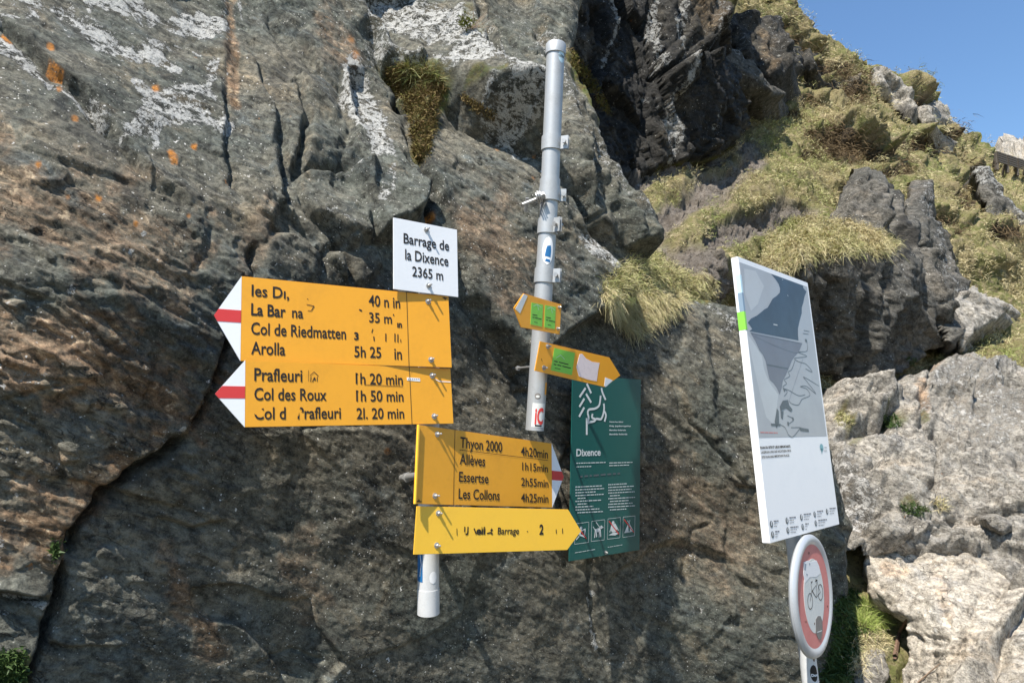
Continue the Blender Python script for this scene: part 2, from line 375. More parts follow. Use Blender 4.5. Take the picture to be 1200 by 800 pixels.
slabs = [
    ([(272, 60), (300, 80), (325, 130), (330, 240), (300, 300), (276, 250)], .014, .05, .02, 7),
    ([(330, 60), (346, 96), (360, 140), (345, 190), (334, 200), (328, 130)], .02, .08, .03, 5), ([(346, 90), (385, 95), (408, 130), (410, 200), (350, 204), (360, 145)], .03, -.06, .05, 7),
    ([(540, -60), (610, -60), (660, 60), (648, 160), (610, 110), (580, 30)], -.02, -.10, .06, 9),
    ([(335, 230), (360, 205), (430, 205), (436, 285), (405, 290), (372, 262)], .045, .03, .10, 7),
    ([(300, 285), (320, 273), (345, 273), (374, 300), (372, 330), (340, 345), (304, 335)], .03, .0, -.02, 12),
    ([(376, 302), (400, 290), (412, 296), (410, 335), (376, 335)], .02, 0, -.02, 8), ([(412, 284), (440, 288), (446, 310), (428, 335), (414, 330)], .03, 0, -.03, 8),
    ([(408, 80), (428, 82), (470, 150), (500, 230), (480, 275), (440, 285), (420, 230), (412, 170)], .05, .10, .10, 8),
    ([(395, -30), (520, -30), (600, 130), (640, 178), (560, 135), (515, 100), (470, 78), (440, 30)], .06, .08, .14, 9),
    ([(300, -60), (396, -60), (440, 28), (462, 84), (415, 84), (385, 92), (350, 62), (310, 10)], .05, .03, -.10, 7),
    ([(512, 108), (600, 160), (650, 190), (700, 290), (740, 345), (600, 430), (545, 350), (510, 250), (490, 180)], .06, .03, .03, 9),
    ([(675, 60), (700, 100), (722, 190), (760, 270), (768, 300), (730, 290), (700, 230), (680, 150)], .06, .10, .04, 8),
    ([(640, 60), (670, 110), (690, 200), (680, 240), (655, 180), (640, 120)], .04, .10, .05, 7),
    ([(-60, 395), (60, 400), (120, 440), (60, 480), (-60, 470)], .015, .02, -.02, 14), ([(100, 300), (200, 330), (265, 400), (240, 440), (140, 400)], .012, .01, -.02, 16),
]
bl_ = lambda q: [(p, 1.8 * a if min(u[0] for u in p) > 330 and min(u[1] for u in p) < 260 else a, w_) for p, a, w_ in q]
dsp = strokes(Xw, Yw, bl_(steps), cracks, slabs)
Pf = P0.reshape(-1, 3)
# strata strongly felt on the left, blocky fracture higher up, smooth slab below right of the overhang
sl = (rbf(X, Y, [(0, 300, 1), (150, 450, 1.1), (250, 300, .9), (100, 100, .35), (0, 600, .9), (420, 300, .35), (350, 600, .10), (500, 700, .12), (550, 350, .2), (700, 650, .25), (850, 700, .3),
                 (300, 100, .35), (450, 100, .6), (620, 80, 1.0), (720, 200, 1.2), (850, 450, .4), (300, -100, .5)], 200)).ravel(); sl = np.clip(sl, .1, 1.2)
A = aniso(Pf, 24, s1=2.2, s2=9, s3=5)
f0, _ = facets(aniso(Pf, 40, s1=1.5, s2=2.6, s3=2) + .25 * np.stack([fbm(Pf * 2, 2, 24), fbm(Pf * 2, 2, 25), fbm(Pf * 2, 2, 26)], 1), 40, 1.)
f1, e1 = facets(A * .9 + .35 * np.stack([fbm(Pf * 2, 2, 4), fbm(Pf * 2, 2, 5), fbm(Pf * 2, 2, 6)], 1), 21, .9)
up = np.clip(rbf(X, Y, [(0, 0, .1), (150, 100, .1), (300, 60, .9), (450, 100, 1), (600, 100, 1), (700, 150, 1), (740, 250, 1), (350, 280, .7), (550, 300, .4), (200, 400, 0), (0, 500, 0), (400, 500, 0), (600, 600, 0), (850, 500, .2), (500, -150, 1)], 150), 0, 1).ravel()
Ab = aniso(Pf, 55, s1=2.4, s2=6.5, s3=4.2); g1, h1 = facets(Ab + .3 * np.stack([fbm(Pf * 3, 2, 14), fbm(Pf * 3, 2, 15), fbm(Pf * 3, 2, 16)], 1), 41, 1.2)
g2, h2_ = facets(Ab * 3.1 + .25 * np.stack([fbm(Pf * 9, 2, 17), fbm(Pf * 9, 2, 18), fbm(Pf * 9, 2, 19)], 1), 42, 1.2)
g4, _ = facets(aniso(Pf, 33, s1=14, s2=30, s3=22) + .3 * np.stack([fbm(Pf * 20, 2, 27), fbm(Pf * 20, 2, 28), fbm(Pf * 20, 2, 29)], 1), 43, 1.4)
g5, _ = facets(aniso(Pf, 45, s1=40, s2=75, s3=50), 44, 1.4)
A2 = aniso(Pf, 24, s1=9, s2=24, s3=12)
f2, e2 = facets(A2 + .3 * np.stack([fbm(Pf * 9, 2, 7), fbm(Pf * 9, 2, 8), fbm(Pf * 9, 2, 9)], 1), 22, .9)
A3 = aniso(Pf, 30, s1=22, s2=50, s3=30)
f3, _ = facets(A3, 23, .9)
nz = up * (.022 * g1 + .005 * g2 - .006 * smooth(.06, 0, h1)) + sl * (1 - .8 * up) * (.020 * f1 + .0085 * f2 + .0030 * f3 + .006 * ridged(aniso(Pf, 26, s1=6, s2=30, s3=10), 3, 61)) \
    + .016 * fbm(Pf * 2.4, 3, 31) + .0030 * fbm(aniso(Pf, 20, s1=9, s2=16, s3=12), 4, 33, .55) + .0008 * fbm(Pf * 70, 2, 35, .6) + .016 * f0 * (1 - up) * (1.1 - np.clip(sl, 0, 1))
nz -= sl * .006 * smooth(.06, .0, e1) * (fbm(Pf * 3, 2, 36) > -.1)
dsp = dsp + nz.reshape(X.shape)
# right-hand silhouette: past it the rock turns away and falls back
BND = [(-400, -400), (702, -400), (694, -40), (676, 50), (697, 98), (714, 138), (721, 186), (747, 230), (764, 264), (770, 300), (764, 318), (795, 338), (832, 350), (872, 356),
       (950, 372), (966, 452), (981, 520), (992, 562), (1012, 618), (1008, 650), (1003, 700), (994, 800), (985, 1100), (-400, 1100)]
Xb, Yb = warp(X, Y, 4.0, 26, 90)
bd, _, _ = pdist(Xb, Yb, BND, True); ins = inside(Xb, Yb, BND)
sdb = np.where(ins, bd, -bd)
dsp = dsp - .05 * smooth(26, 0, sdb) ** 2 - np.where(ins, 0, np.minimum(bd * .035, 2.2))
dsp = blur(dsp, 1) + ((.0008 + .0032 * up + .002 * sl) * g4 + (.0005 + .0018 * up) * g5 + .0008 * fbm(Pf * 160, 2, 38, .6)).reshape(X.shape)
PW = P0 + N0 * dsp[..., None]
keep = sdb > -34
attrs = dict(
    lichen=np.maximum(paint(X, Y, [([(82, 342)], 10, 1), ([(152, 297)], 6, 1), ([(168, 275)], 7, .8), ([(207, 251)], 3, 1), ([(184, 268)], 6, .7), ([(30, 331)], 3, 1), ([(115, 20)], 2, 1)], 9, .1), paint(Xw, Yw, [([(30, 0), (90, 25), (140, 50), (200, 75)], 22, .86), ([(110, -6), (190, 18), (262, 30)], 26, .93), ([(170, 45), (235, 60)], 10, .7), ([(150, -30), (260, -10)], 16, .8),
                        ([(160, 102), (185, 122), (215, 112), (245, 108), (252, 75)], 19, .86), ([(150, 157), (180, 138), (215, 132), (262, 150)], 20, .84), ([(185, 120), (230, 128)], 20, .72), ([(185, 150), (184, 172)], 6, .8), ([(80, 42), (90, 40)], 9, .8),
                        ([(0, 52), (45, 88), (95, 120), (125, 140)], 12, .8), ([(0, 26), (20, 27)], 5, .8), ([(410, 85), (425, 130), (440, 180), (450, 205)], 22, .85), ([(345, 208), (430, 208)], 8, .6),
                        ([(400, -10), (480, 20), (540, 55), (585, 110), (620, 150)], 42, .85), ([(470, -20), (520, 20), (560, 50)], 26, .8), ([(430, 30), (455, 70), (520, 90)], 20, .7), ([(560, 130), (600, 165), (640, 190)], 8, .7), ([(448, 215), (440, 250)], 9, .7), ([(640, 30), (660, 80), (680, 160), (700, 200)], 16, .62),  # strokes on the upper slab also put its sunlit brightness into the colour
                        ([(705, 150), (720, 220), (745, 270)], 22, .6), ([(680, 288), (700, 312), (728, 330), (735, 345)], 14, .9), ([(800, 340), (830, 350), (850, 380)], 14, .7), ([(610, 0), (640, 60), (630, 100)], 14, .5),
                        ([(20, 420), (40, 440), (75, 430)], 16, .5), ([(5, 700), (60, 712)], 7, .85), ([(20, 720), (0, 718)], 4, .8), ([(380, 255), (400, 270)], 8, .7), ([(692, 700), (700, 760)], 6, .75), ([(240, 330), (265, 360)], 10, .55),
                        ([(280, 0), (283, 22)], 3, .8), ([(605, 495), (650, 512)], 8, .5), ([(250, 450), (222, 495)], 5, .8), ([(210, 503), (180, 525)], 5, .7), ([(0, 640), (10, 618)], 7, .6), ([(980, 540), (1000, 600)], 10, .6),
                        ([(0, 240), (80, 260), (120, 300)], 40, .22), ([(500, 200), (680, 300)], 60, .3), ([(380, 30), (400, 60)], 16, .3)], 3)),
    rust=paint(Xw, Yw, [([(0, 220), (100, 260), (200, 320)], 70, .7), ([(0, 400), (100, 420), (200, 450)], 70, .9), ([(0, 620), (60, 600)], 60, .95), ([(150, 520), (60, 640)], 30, 1), ([(270, -20), (268, 40), (278, 120)], 9, 1), ([(195, 640), (215, 700), (250, 760)], 22, .8),
                      ([(280, 350), (310, 250)], 20, .4), ([(700, 560), (850, 640)], 70, .35), ([(375, 40), (400, 70)], 26, .6), ([(560, 260), (600, 330)], 50, .5), ([(350, 640), (360, 720)], 30, .4)], 4),
    dark_tint=paint(Xw, Yw, [([(200, 540), (150, 560), (110, 600)], 16, .5), ([(300, 280), (340, 320)], 20, .3), ([(430, 320), (450, 335)], 20, .4), ([(140, 210), (165, 240)], 16, .5), ([(80, 130), (125, 180)], 24, .4), ([(355, 60), (310, 110)], 14, .3),  # darker stone along cracks and hollows
                     ([(760, 620), (790, 600)], 20, .3), ([(700, 660), (690, 700)], 10, .4), ([(470, 90), (480, 120)], 14, .9), ([(490, 200), (500, 250)], 8, .8)], 5),
    orange=paint(X, Y, [(p_, r_ * .8, s_ * .9) for p_, r_, s_ in [([(115, 234)], 10, 1), ([(158, 263)], 6, .9), ([(218, 258)], 5, .7), ([(57, 81), (72, 92)], 3.2, .85), ([(88, 137)], 7, .7), ([(3, 40), (10, 46)], 5, .9), ([(59, 60)], 6, .8), ([(182, 103)], 6, 1), ([(200, 180), (204, 190)], 7, .9),
                        ([(227, 172)], 5, 1), ([(45, 194)], 7, .9), ([(503, 256)], 8, .9), ([(410, 52)], 9, .5), ([(416, 67)], 8, .6), ([(415, 125)], 5, 1), ([(80, 229)], 6, .5), ([(452, 528)], 5, .5), ([(630, 178)], 4, .9), ([(586, 168)], 7, .5), ([(622, 212)], 7, .5), ([(70, 102)], 5, .9)]], 6, .35),
    moss=paint(Xw, Yw, [([(455, 80), (490, 95), (510, 110)], 20, .9), ([(490, 110), (500, 180)], 14, .8), ([(545, 22), (560, 45)], 12, .5), ([(672, 60), (690, 85), (710, 130)], 7, .9), ([(720, 320), (790, 330), (830, 345)], 16, .9),
                       ([(0, 780), (20, 770)], 18, .8), ([(540, 115), (575, 130)], 5, .7)], 7),
)
me = grid_mesh('cliff', PW, keep, attrs)
cliff = tag(link('cliff', me, M['wall']), kind='structure')
CLIFF = (X, Y, PW, N0)
def on_cliff(px, py):
    X_, Y_, P_, _ = CLIFF
    j = int(round((px - X_[0, 0]) / 1.75)); i = int(round((py - Y_[0, 0]) / 1.75)); return P_[i, j]
# ================================================================== relief seen column by column, with a crest that rolls over backwards
def poly_y(xs, pts):
    p = np.array(pts, float); return np.interp(xs, p[:, 0], p[:, 1])
def slope_sheet(x0, x1, top, bot, nx, ny, ctrl, L, jit=0, seed=0, roll=((.25, -.05), (.8, -.35), (1.6, -1.2))):
    xs = np.linspace(x0, x1, nx); ty = poly_y(xs, top); by = poly_y(xs, bot)
    if jit: ty = ty + jit * fbm(np.stack([xs / 9, xs * 0, xs * 0 + seed], 1), 4, seed, .6)
    t = np.linspace(0, 1, ny)[:, None]
    Xg = np.repeat(xs[None], ny, 0); Yg = ty[None] * (1 - t) + by[None] * t
    Dg = rbf(Xg, Yg, ctrl, L); P = at(Xg, Yg, Dg)
    sc = Dg[:1, :, None] * .12
    back = [P[:1] + sc * np.array([.15 * f, f, g]) for f, g in roll][::-1]
    P = np.concatenate(back + [P], 0); k = len(back)
    Xg = np.concatenate([Xg[:1]] * k + [Xg]); Yg = np.concatenate([Yg[:1]] * k + [Yg])
    return Xg, Yg, P
def rough(P, N, sc, amp, seed, n=(.3, -.9, .2), deg=20, blocky=1., fine=1.):
    F = P.reshape(-1, 3); A = aniso(F, deg, n, 1, 2.2, 1.4) / sc
    w_ = .3 * np.stack([fbm(F / sc, 2, seed + 4), fbm(F / sc, 2, seed + 5), fbm(F / sc, 2, seed + 6)], 1)
    f1, e1 = facets(A + w_, seed, 1.); f2, e2 = facets(A * 3.1 + w_ * 2, seed + 9, 1.)
    f3, _ = facets(A * 8.3, seed + 17, 1.)
    d_ = blocky * (f1 * .6 + f2 * .26 + f3 * .09 - .12 * smooth(.09, 0, e1) - .05 * smooth(.1, 0, e2)) + .22 * fbm(F / sc * 1.3, 3, seed + 30) + fine * .07 * fbm(F / sc * 14, 3, seed + 33, .6)
    return amp * d_.reshape(P.shape[:2])
def zeros(X): return np.zeros(X.shape)

# ------------------------------------------------------------------ cliff of the gully, its shade painted in as near-black stone
top = [(560, -160), (960, -160)]
GY = [(560, 330), (700, 260), (745, 215), (800, 196), (845, 182), (880, 160), (893, 140), (905, 118), (960, 110)]
Xg, Yg = pgrid(560, 905, -170, 330, 1.9)
ctrl = [(560, 0, 3.4), (560, 300, 3.0), (680, -150, 4.6), (680, 0, 4.3), (680, 180, 4.0), (780, -150, 5.4), (780, 0, 4.9), (780, 180, 4.5), (850, -100, 5.6), (850, 50, 5.0), (850, 160, 4.9), (900, -150, 6.4), (900, 120, 5.4)]
P = at(Xg, Yg, rbf(Xg, Yg, ctrl, 200)); N = normals(P); Xv, Yv = warp(Xg, Yg, 4, 30, 130)
d_ = rough(P, N, .55, .16, 210, (.5, -.85, 0), 75, .8)
d_ += strokes(Xv, Yv, [([(785, -60), (790, 20), (800, 70), (812, 62), (830, 45), (842, 0)], .06, 20), ([(770, 95), (800, 74), (815, 68), (845, 56)], .10, 16), ([(735, -100), (730, 20), (720, 60)], .05, 18)],
              [([(706, 0), (700, 60), (690, 110), (700, 180)], .16, 10), ([(768, 90), (795, 76), (815, 66), (840, 57)], .08, 4), ([(880, 40), (884, 100), (875, 150)], .2, 7), ([(757, 60), (765, 120), (770, 190)], .06, 6)],
              [([(790, -120), (860, -120), (866, 20), (838, 56), (812, 66), (798, 74), (788, 30)], .13, .05, -.1, 14)])
BG = [(540, -400), (872, -400), (868, -40), (862, 20), (872, 60), (884, 90), (893, 118), (894, 140), (886, 158), (858, 178), (800, 198), (745, 216), (700, 262), (560, 340), (540, 300)]
Xb, Yb = warp(Xg, Yg, 4, 22, 140); bd, _, _ = pdist(Xb, Yb, BG, True); sdb = np.where(inside(Xb, Yb, BG), bd, -bd)
d_ -= .12 * smooth(20, 0, sdb) ** 2 + np.where(sdb < 0, np.minimum(-sdb * .06, 1.5), 0)
P = P + N * d_[..., None]
d_ = d_ * 1
at_ = dict(
    lichen=paint(Xv, Yv, [([(797, 10), (799, 62)], 12, .80), ([(797, 80), (793, 118), (797, 150), (794, 186)], 12, .88), ([(786, 125), (792, 150)], 8, .6), ([(725, -20), (726, 20), (722, 50), (712, 78)], 6, .85), ([(762, -20), (768, 30), (776, 75)], 9, .85), ([(826, 0), (838, 40), (828, 62)], 9, .6), ([(760, 105), (776, 125)], 5, .6), ([(838, 130), (834, 150), (846, 165)], 7, .6), ([(740, 80), (732, 120)], 5, .5)], 13, .3),
    dark_tint=paint(Xv, Yv, [([(700, -100), (700, 190)], 34, 1), ([(745, -60), (745, 190)], 30, 1), ([(775, 60), (770, 190)], 22, .95), ([(840, 75), (850, 160)], 42, .9), ([(820, 100), (835, 190)], 26, .8), ([(786, 0), (790, 40)], 12, .8)], 14, .3)
        * (1 - paint(Xv, Yv, [([(797, 20), (800, 60)], 13, 1), ([(796, 85), (792, 120), (797, 150), (794, 180)], 13, .9), ([(725, -20), (726, 20), (722, 50), (712, 78)], 4, 1), ([(762, -20), (768, 30), (776, 75)], 7, 1)], 18, .3)),
    rust=paint(Xv, Yv, [([(815, 0), (830, 30)], 20, .8)], 15), moss=paint(Xv, Yv, [([(845, -60), (848, 30)], 8, .8), ([(780, 200), (850, 185), (885, 165)], 7, .9)], 16), orange=zeros(Xg))
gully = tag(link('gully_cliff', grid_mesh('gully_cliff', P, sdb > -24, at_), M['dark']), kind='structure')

# ------------------------------------------------------------------ grassy hillside
SKYL = [(600, -260), (840, -210), (900, -60), (930, -2), (941, 14), (952, 34), (966, 42), (985, 52), (1000, 62), (1014, 70), (1030, 82), (1050, 90), (1066, 106), (1078, 122), (1098, 136), (1110, 146), (1122, 152), (1138, 164),
        (1150, 176), (1160, 184), (1185, 190), (1210, 188), (1400, 170)]
BOTL = [(600, 470), (760, 420), (900, 470), (1000, 520), (1200, 560), (1400, 600)]
ctrl = [(640, 330, 3.0), (640, 0, 6.5), (700, 340, 2.95), (760, 305, 3.25), (700, 200, 4.4), (800, 205, 4.8), (880, 180, 5.5), (830, 330, 3.55), (900, 100, 6.8), (850, -100, 8.2), (940, 10, 8.8), (1000, 62, 9.8), (1050, 90, 10.6),
        (1000, 150, 7.2), (1100, 140, 12), (1150, 180, 14), (1200, 196, 15.5), (1350, 180, 18), (900, 270, 4.6), (1000, 240, 5.6), (1080, 210, 8), (1150, 250, 8.5), (1200, 260, 8.8), (1200, 330, 7.2), (1150, 380, 5.6), (1200, 410, 5.0), (1350, 400, 6),
        (1080, 430, 4.8), (950, 420, 4.5), (860, 420, 4.3), (1200, 560, 4.8), (700, 440, 4.3), (600, 470, 4.4), (600, 200, 4.6), (1400, 600, 5.5), (1400, 300, 9), (760, 380, 3.7)]
Xh, Yh, P = slope_sheet(600, 1400, SKYL, BOTL, 520, 330, ctrl, 160, 2.2, 5)
N = normals(P); Xv, Yv = warp(Xh, Yh, 5, 28, 230)
F = P.reshape(-1, 3)
EARTH = [([(740, 262), (790, 250), (850, 215), (880, 195), (870, 180)], 26, 1), ([(745, 215), (800, 205), (850, 190)], 11, 1), ([(830, 290), (850, 275), (900, 262), (930, 268)], 15, 1), ([(800, 300), (835, 320), (850, 345)], 22, 1), ([(775, 280), (800, 290)], 9, .8)]
earth = paint(Xv, Yv, EARTH, 21, .3)
grassy_a = 1 - earth
hum = fbm(F * .9, 3, 301).reshape(Xh.shape); h2 = fbm(F * 2.6, 3, 305).reshape(Xh.shape)
d_ = .20 * hum * np.clip((P[..., 1] - 3) / 5, .1, 1) + .07 * h2
d_ += earth * (-.05 + rough(P, N, .3, .07, 260, (.2, -.6, .8), 15, 1.2))
# overhanging turf lips and hollows under them
LIPS = [([(958, 145), (985, 160), (1005, 172), (1030, 178), (1048, 172)], .22, 12), ([(1060, 160), (1080, 170), (1105, 180)], .22, 11), ([(985, 95), (1000, 108), (1012, 100)], .16, 9), ([(1035, 100), (1060, 122), (1078, 135)], .22, 9),
        ([(940, 48), (960, 60), (980, 60)], .18, 8), ([(960, 88), (985, 96)], .14, 7), ([(1125, 195), (1140, 205), (1160, 215)], .22, 10), ([(1115, 225), (1130, 240), (1148, 262)], .16, 10)]
rl = random.Random(31)
for _ in range(30):
    x_ = rl.uniform(900, 1195); y_ = float(poly_y(x_, SKYL)) + rl.uniform(8, 150); L_ = rl.uniform(7, 17)
    if paint(np.array([[x_, x_]]), np.array([[y_, y_]]), EARTH, 21)[0, 0] > .3: continue
    LIPS.append(([(x_ - L_, y_ - L_ * .3), (x_, y_ + rl.uniform(-2, 2)), (x_ + L_, y_ + L_ * .35)], rl.uniform(.04, .12), rl.uniform(4, 7)))
for pts, a, wd in LIPS:
    dd, sg, tt = pdist(Xv, Yv, pts); e_ = smooth(0, .2, tt) * smooth(1, .8, tt); d_ -= np.where(dd < 6 * wd, 1.35 * a * sg * smooth(0, 4, dd) * np.exp(-dd / wd) * e_, 0)
d_ += (.030 * fbm(F * 8, 4, 308, .6).reshape(Xh.shape) + .03 * np.abs(fbm(F * 4, 2, 309)).reshape(Xh.shape)) * np.clip(P[..., 1] / 5, .4, 2)
P = P + N * d_[..., None]
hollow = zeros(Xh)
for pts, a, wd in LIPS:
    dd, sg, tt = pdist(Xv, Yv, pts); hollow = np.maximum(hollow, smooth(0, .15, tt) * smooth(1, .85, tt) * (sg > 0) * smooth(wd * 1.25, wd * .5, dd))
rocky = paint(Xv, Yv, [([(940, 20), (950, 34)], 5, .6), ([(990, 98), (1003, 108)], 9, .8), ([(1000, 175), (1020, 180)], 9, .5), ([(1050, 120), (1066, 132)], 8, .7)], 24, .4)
t = NT('hillside_soil'); co = t.coord(); n1 = t.noise(co, 1.6, 6, .7); n2 = t.noise(co, 14, 8, .78); n3 = t.noise(co, 60, 5, .75)
turf = t.mix(t.ramp(n1, .4, .6), (.27, .225, .11), (.17, .18, .06)); turf = t.mix(t.ramp(n2, .45, .65), turf, (.36, .29, .17)); turf = t.mix(t.ramp(n3, .5, .68), turf, (.07, .052, .03))
sl_ = t.mix(t.ramp(n2, .35, .6), (.15, .125, .10), (.26, .225, .19)); sl_ = t.mix(t.ramp(n3, .52, .62), sl_, (.09, .075, .06)); st = t.ramp(t.vor(co, 11, 'F1'), .22, .05); sl_ = t.mix(t.math('MULTIPLY', st, t.ramp(n1, .5, .6)), sl_, (.34, .32, .29))
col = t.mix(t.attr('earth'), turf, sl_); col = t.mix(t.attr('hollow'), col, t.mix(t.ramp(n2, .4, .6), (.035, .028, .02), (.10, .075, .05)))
M['soil'] = t.out(col, .95, t.bump(t.math('ADD', n2, t.math('MULTIPLY', n3, .5)), .05, .9), .15)
keep = np.ones(Xh.shape, bool)
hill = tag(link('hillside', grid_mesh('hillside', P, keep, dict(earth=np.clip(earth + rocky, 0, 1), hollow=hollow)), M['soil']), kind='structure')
HILL = (Xh, Yh, P, N, earth, np.clip(rocky + hollow, 0, 1))

# ------------------------------------------------------------------ solid rocks: a relief face closed by a rolled-back rim
def rock_body(name, outline, ctrl, L, mat, st=2.0, amp=.1, sc=.4, seed=0, n=(.3, -.9, .2), deg=30, blocky=1., rim=18, rimd=.12, back=1.6, steps=(), cracks=(), slabs=(), pnt=None, jit=3.5, fine=1., ctrl_off=None):
    outline = [(min(p[0], 1290), p[1]) for p in outline]; xs = [p[0] for p in outline]; ys = [p[1] for p in outline]; m = 26
    Xr, Yr = pgrid(min(xs) - m, max(xs) + m, min(ys) - m, max(ys) + m, st)
    P = at(Xr, Yr, rbf(Xr, Yr, ctrl, L)); N = normals(P); Xv, Yv = warp(Xr, Yr, jit, 24, seed + 3)
    d_ = rough(P, N, sc, amp, seed, n, deg, blocky, fine) + strokes(Xv, Yv, steps, cracks, slabs)
    Xb, Yb = warp(Xr, Yr, jit, 16, seed + 60)
    bd, _, _ = pdist(Xb, Yb, outline, True); sdb = np.where(inside(Xb, Yb, outline), bd, -bd)
    d_ -= rimd * smooth(rim, 0, sdb) ** 2; d_ = blur(d_, 1) + .05 * amp * fine * fbm(P.reshape(-1, 3) / sc * 30, 2, seed + 44, .7).reshape(Xr.shape)
    P = P + N * d_[..., None]
    # past the outline the surface runs straight back, away from the path
    bk = np.where(sdb < 0, np.minimum((-sdb) / 22, 1) ** .7 * back, 0)
    dirv = P - CAM; dirv[..., 2] *= .35; dirv /= np.linalg.norm(dirv, axis=2, keepdims=True)
    P = P + dirv * bk[..., None]
    pnt = pnt or {}; at_ = {k: (paint(Xv, Yv, pnt[k], seed + 5) if k in pnt else zeros(Xr)) for k in ('lichen', 'rust', 'dark_tint', 'moss', 'orange')}
    o = link(name, grid_mesh(name, P, sdb > -23, at_), mat)
    return o, (Xr, Yr, P, N)

# outcrop in the middle distance, dark face below a turf cap
o, OUTC = rock_body('rock_outcrop', [(890, 330), (905, 290), (940, 262), (985, 240), (1000, 205), (1012, 180), (1035, 190), (1062, 212), (1072, 232), (1085, 250), (1100, 300), (1110, 330), (1128, 352), (1125, 385), (1110, 402), (1080, 415), (1050, 440), (1010, 448), (960, 448), (900, 440)],
    [(900, 300, 3.95), (900, 440, 4.25), (960, 285, 4.1), (960, 440, 4.3), (1010, 200, 5.2), (1040, 250, 4.8), (1000, 300, 4.15), (1040, 440, 4.5), (1080, 260, 5.1), (1120, 380, 4.9), (1075, 330, 4.6), (1020, 370, 4.3), (1110, 410, 5.1)], 160, M['grey'], 1.8, .13, .5, 310, (.4, -.9, 0), 75, .9, 16, .12, 2.,
    steps=[([(985, 270), (1000, 300), (1008, 340), (990, 440)], .05, 14), ([(1060, 215), (1062, 260), (1075, 300), (1090, 330)], .09, 12), ([(1030, 195), (1040, 240), (1030, 290)], .08, 12)],
    cracks=[([(1058, 215), (1064, 262), (1072, 292)], .12, 4), ([(1012, 280), (1005, 330), (998, 390), (990, 445)], .06, 4), ([(1062, 330), (1066, 370), (1060, 420)], .04, 2.5), ([(945, 300), (975, 330), (965, 380)], .05, 4)],
    slabs=[([(1005, 330), (1060, 340), (1105, 390), (1060, 440), (1000, 445)], .10, 0, .03, 12)],
    pnt=dict(lichen=[([(1090, 250), (1104, 290), (1112, 320)], 10, .5), ([(910, 320), (960, 310)], 30, .35)], dark_tint=[([(1010, 300), (1000, 440)], 16, .35), ([(1055, 300), (1062, 260), (1048, 215)], 10, .8), ([(960, 340), (965, 430)], 26, .3)], moss=[([(900, 280), (960, 275), (1030, 285)], 16, .7)]))  # dark strokes put the shade of the face and its cracks into colour
tag(o, 'dark grey rock outcrop with a turf cap, rising directly behind the map board', 'rock outcrop')
# ragged pale rib right of it
o, _r = rock_body('rock_rib', [(1072, 228), (1080, 205), (1092, 212), (1104, 240), (1118, 272), (1124, 300), (1140, 330), (1146, 352), (1140, 392), (1126, 400), (1112, 372), (1100, 345), (1086, 320), (1076, 280)],
    [(1080, 210, 6.2), (1100, 260, 5.8), (1110, 330, 5.1), (1140, 390, 4.9)], 120, M['grey'], 1.8, .12, .35, 330, (.6, -.8, .3), 60, 1, 10, .1, 1.5,
    pnt=dict(lichen=[([(1085, 220), (1104, 270), (1112, 320), (1130, 360)], 12, .7)]))
tag(o, 'narrow jagged light grey rock rib leaning on the dark outcrop at its right side', 'rock outcrop')
o, _r = rock_body('rock_outcrop', [(1145, 205), (1150, 185), (1162, 200), (1180, 222), (1196, 240), (1215, 262), (1220, 330), (1190, 300), (1170, 275), (1160, 240)],
    [(1150, 200, 8.2), (1200, 240, 8.0), (1170, 270, 7.6), (1215, 330, 7.2)], 120, M['grey'], 1.8, .16, .5, 350, (.2, -.9, .4), 55, 1, 8, .12, 2, pnt=dict(lichen=[([(1150, 195), (1185, 235), (1205, 262)], 13, .8)]))
tag(o, 'light speckled rock spur high on the right slope below the wooden barrier', 'rock outcrop')
o, _r = rock_body('rock_outcrop', [(1150, 262), (1172, 268), (1185, 290), (1205, 292), (1230, 300), (1230, 348), (1190, 340), (1168, 325), (1160, 300)],
    [(1150, 262, 7.4), (1200, 290, 7.2), (1210, 340, 6.8)], 120, M['dark'], 1.8, .14, .5, 360, (.2, -.9, .1), 75, 1, 9, .15, 2, pnt=dict(lichen=[([(1168, 300), (1180, 325)], 6, .5)]))
tag(o, 'black overhanging rock face at the right edge of the photo above the green turf', 'rock outcrop')
o, _r = rock_body('boulder', [(1118, 345), (1128, 333), (1150, 338), (1166, 350), (1180, 352), (1190, 362), (1172, 378), (1150, 392), (1138, 402), (1124, 385)],
    [(1125, 345, 5.0), (1170, 360, 5.1), (1140, 395, 4.8)], 100, M['pale'], 1.8, .08, .3, 370, (.1, -.8, .5), 30, 1, 9, .1, .8, pnt=dict(lichen=[([(1130, 345), (1175, 362)], 16, .5)]))
tag(o, 'pale rough boulder lying between the dark outcrop and the turf patch on the right', 'boulder')
# crest crag against the sky
o, _r = rock_body('crag', [(1022, 82), (1030, 72), (1044, 75), (1060, 86), (1070, 96), (1078, 106), (1083, 122), (1078, 136), (1070, 132), (1060, 118), (1044, 104), (1030, 94)],
    [(1025, 75, 9.5), (1060, 80, 9.6), (1060, 120, 9.3), (1083, 130, 9.2)], 100, M['pale'], 1.5, .22, .5, 380, (.2, -.9, .2), 40, 1, 7, .15, 1.5, pnt=dict(dark_tint=[([(1050, 112), (1072, 130)], 6, .8), ([(1022, 76), (1030, 78)], 4, .7)]))  # two darker patches on the crag
tag(o, 'jagged pale crag standing on the skyline of the grassy slope', 'crag')
o, _r = rock_body('crag', [(1078, 122), (1092, 120), (1100, 126), (1097, 134), (1102, 142), (1090, 144), (1076, 134)],
    [(1080, 120, 9.6), (1100, 120, 9.7), (1080, 144, 9.4), (1100, 144, 9.4)], 100, M['pale'], 1.4, .14, .35, 386, (.2, -.9, .2), 40, 1, 5, .1, .9)
tag(o, 'small crag with a turf top just right of the larger skyline crag', 'crag')
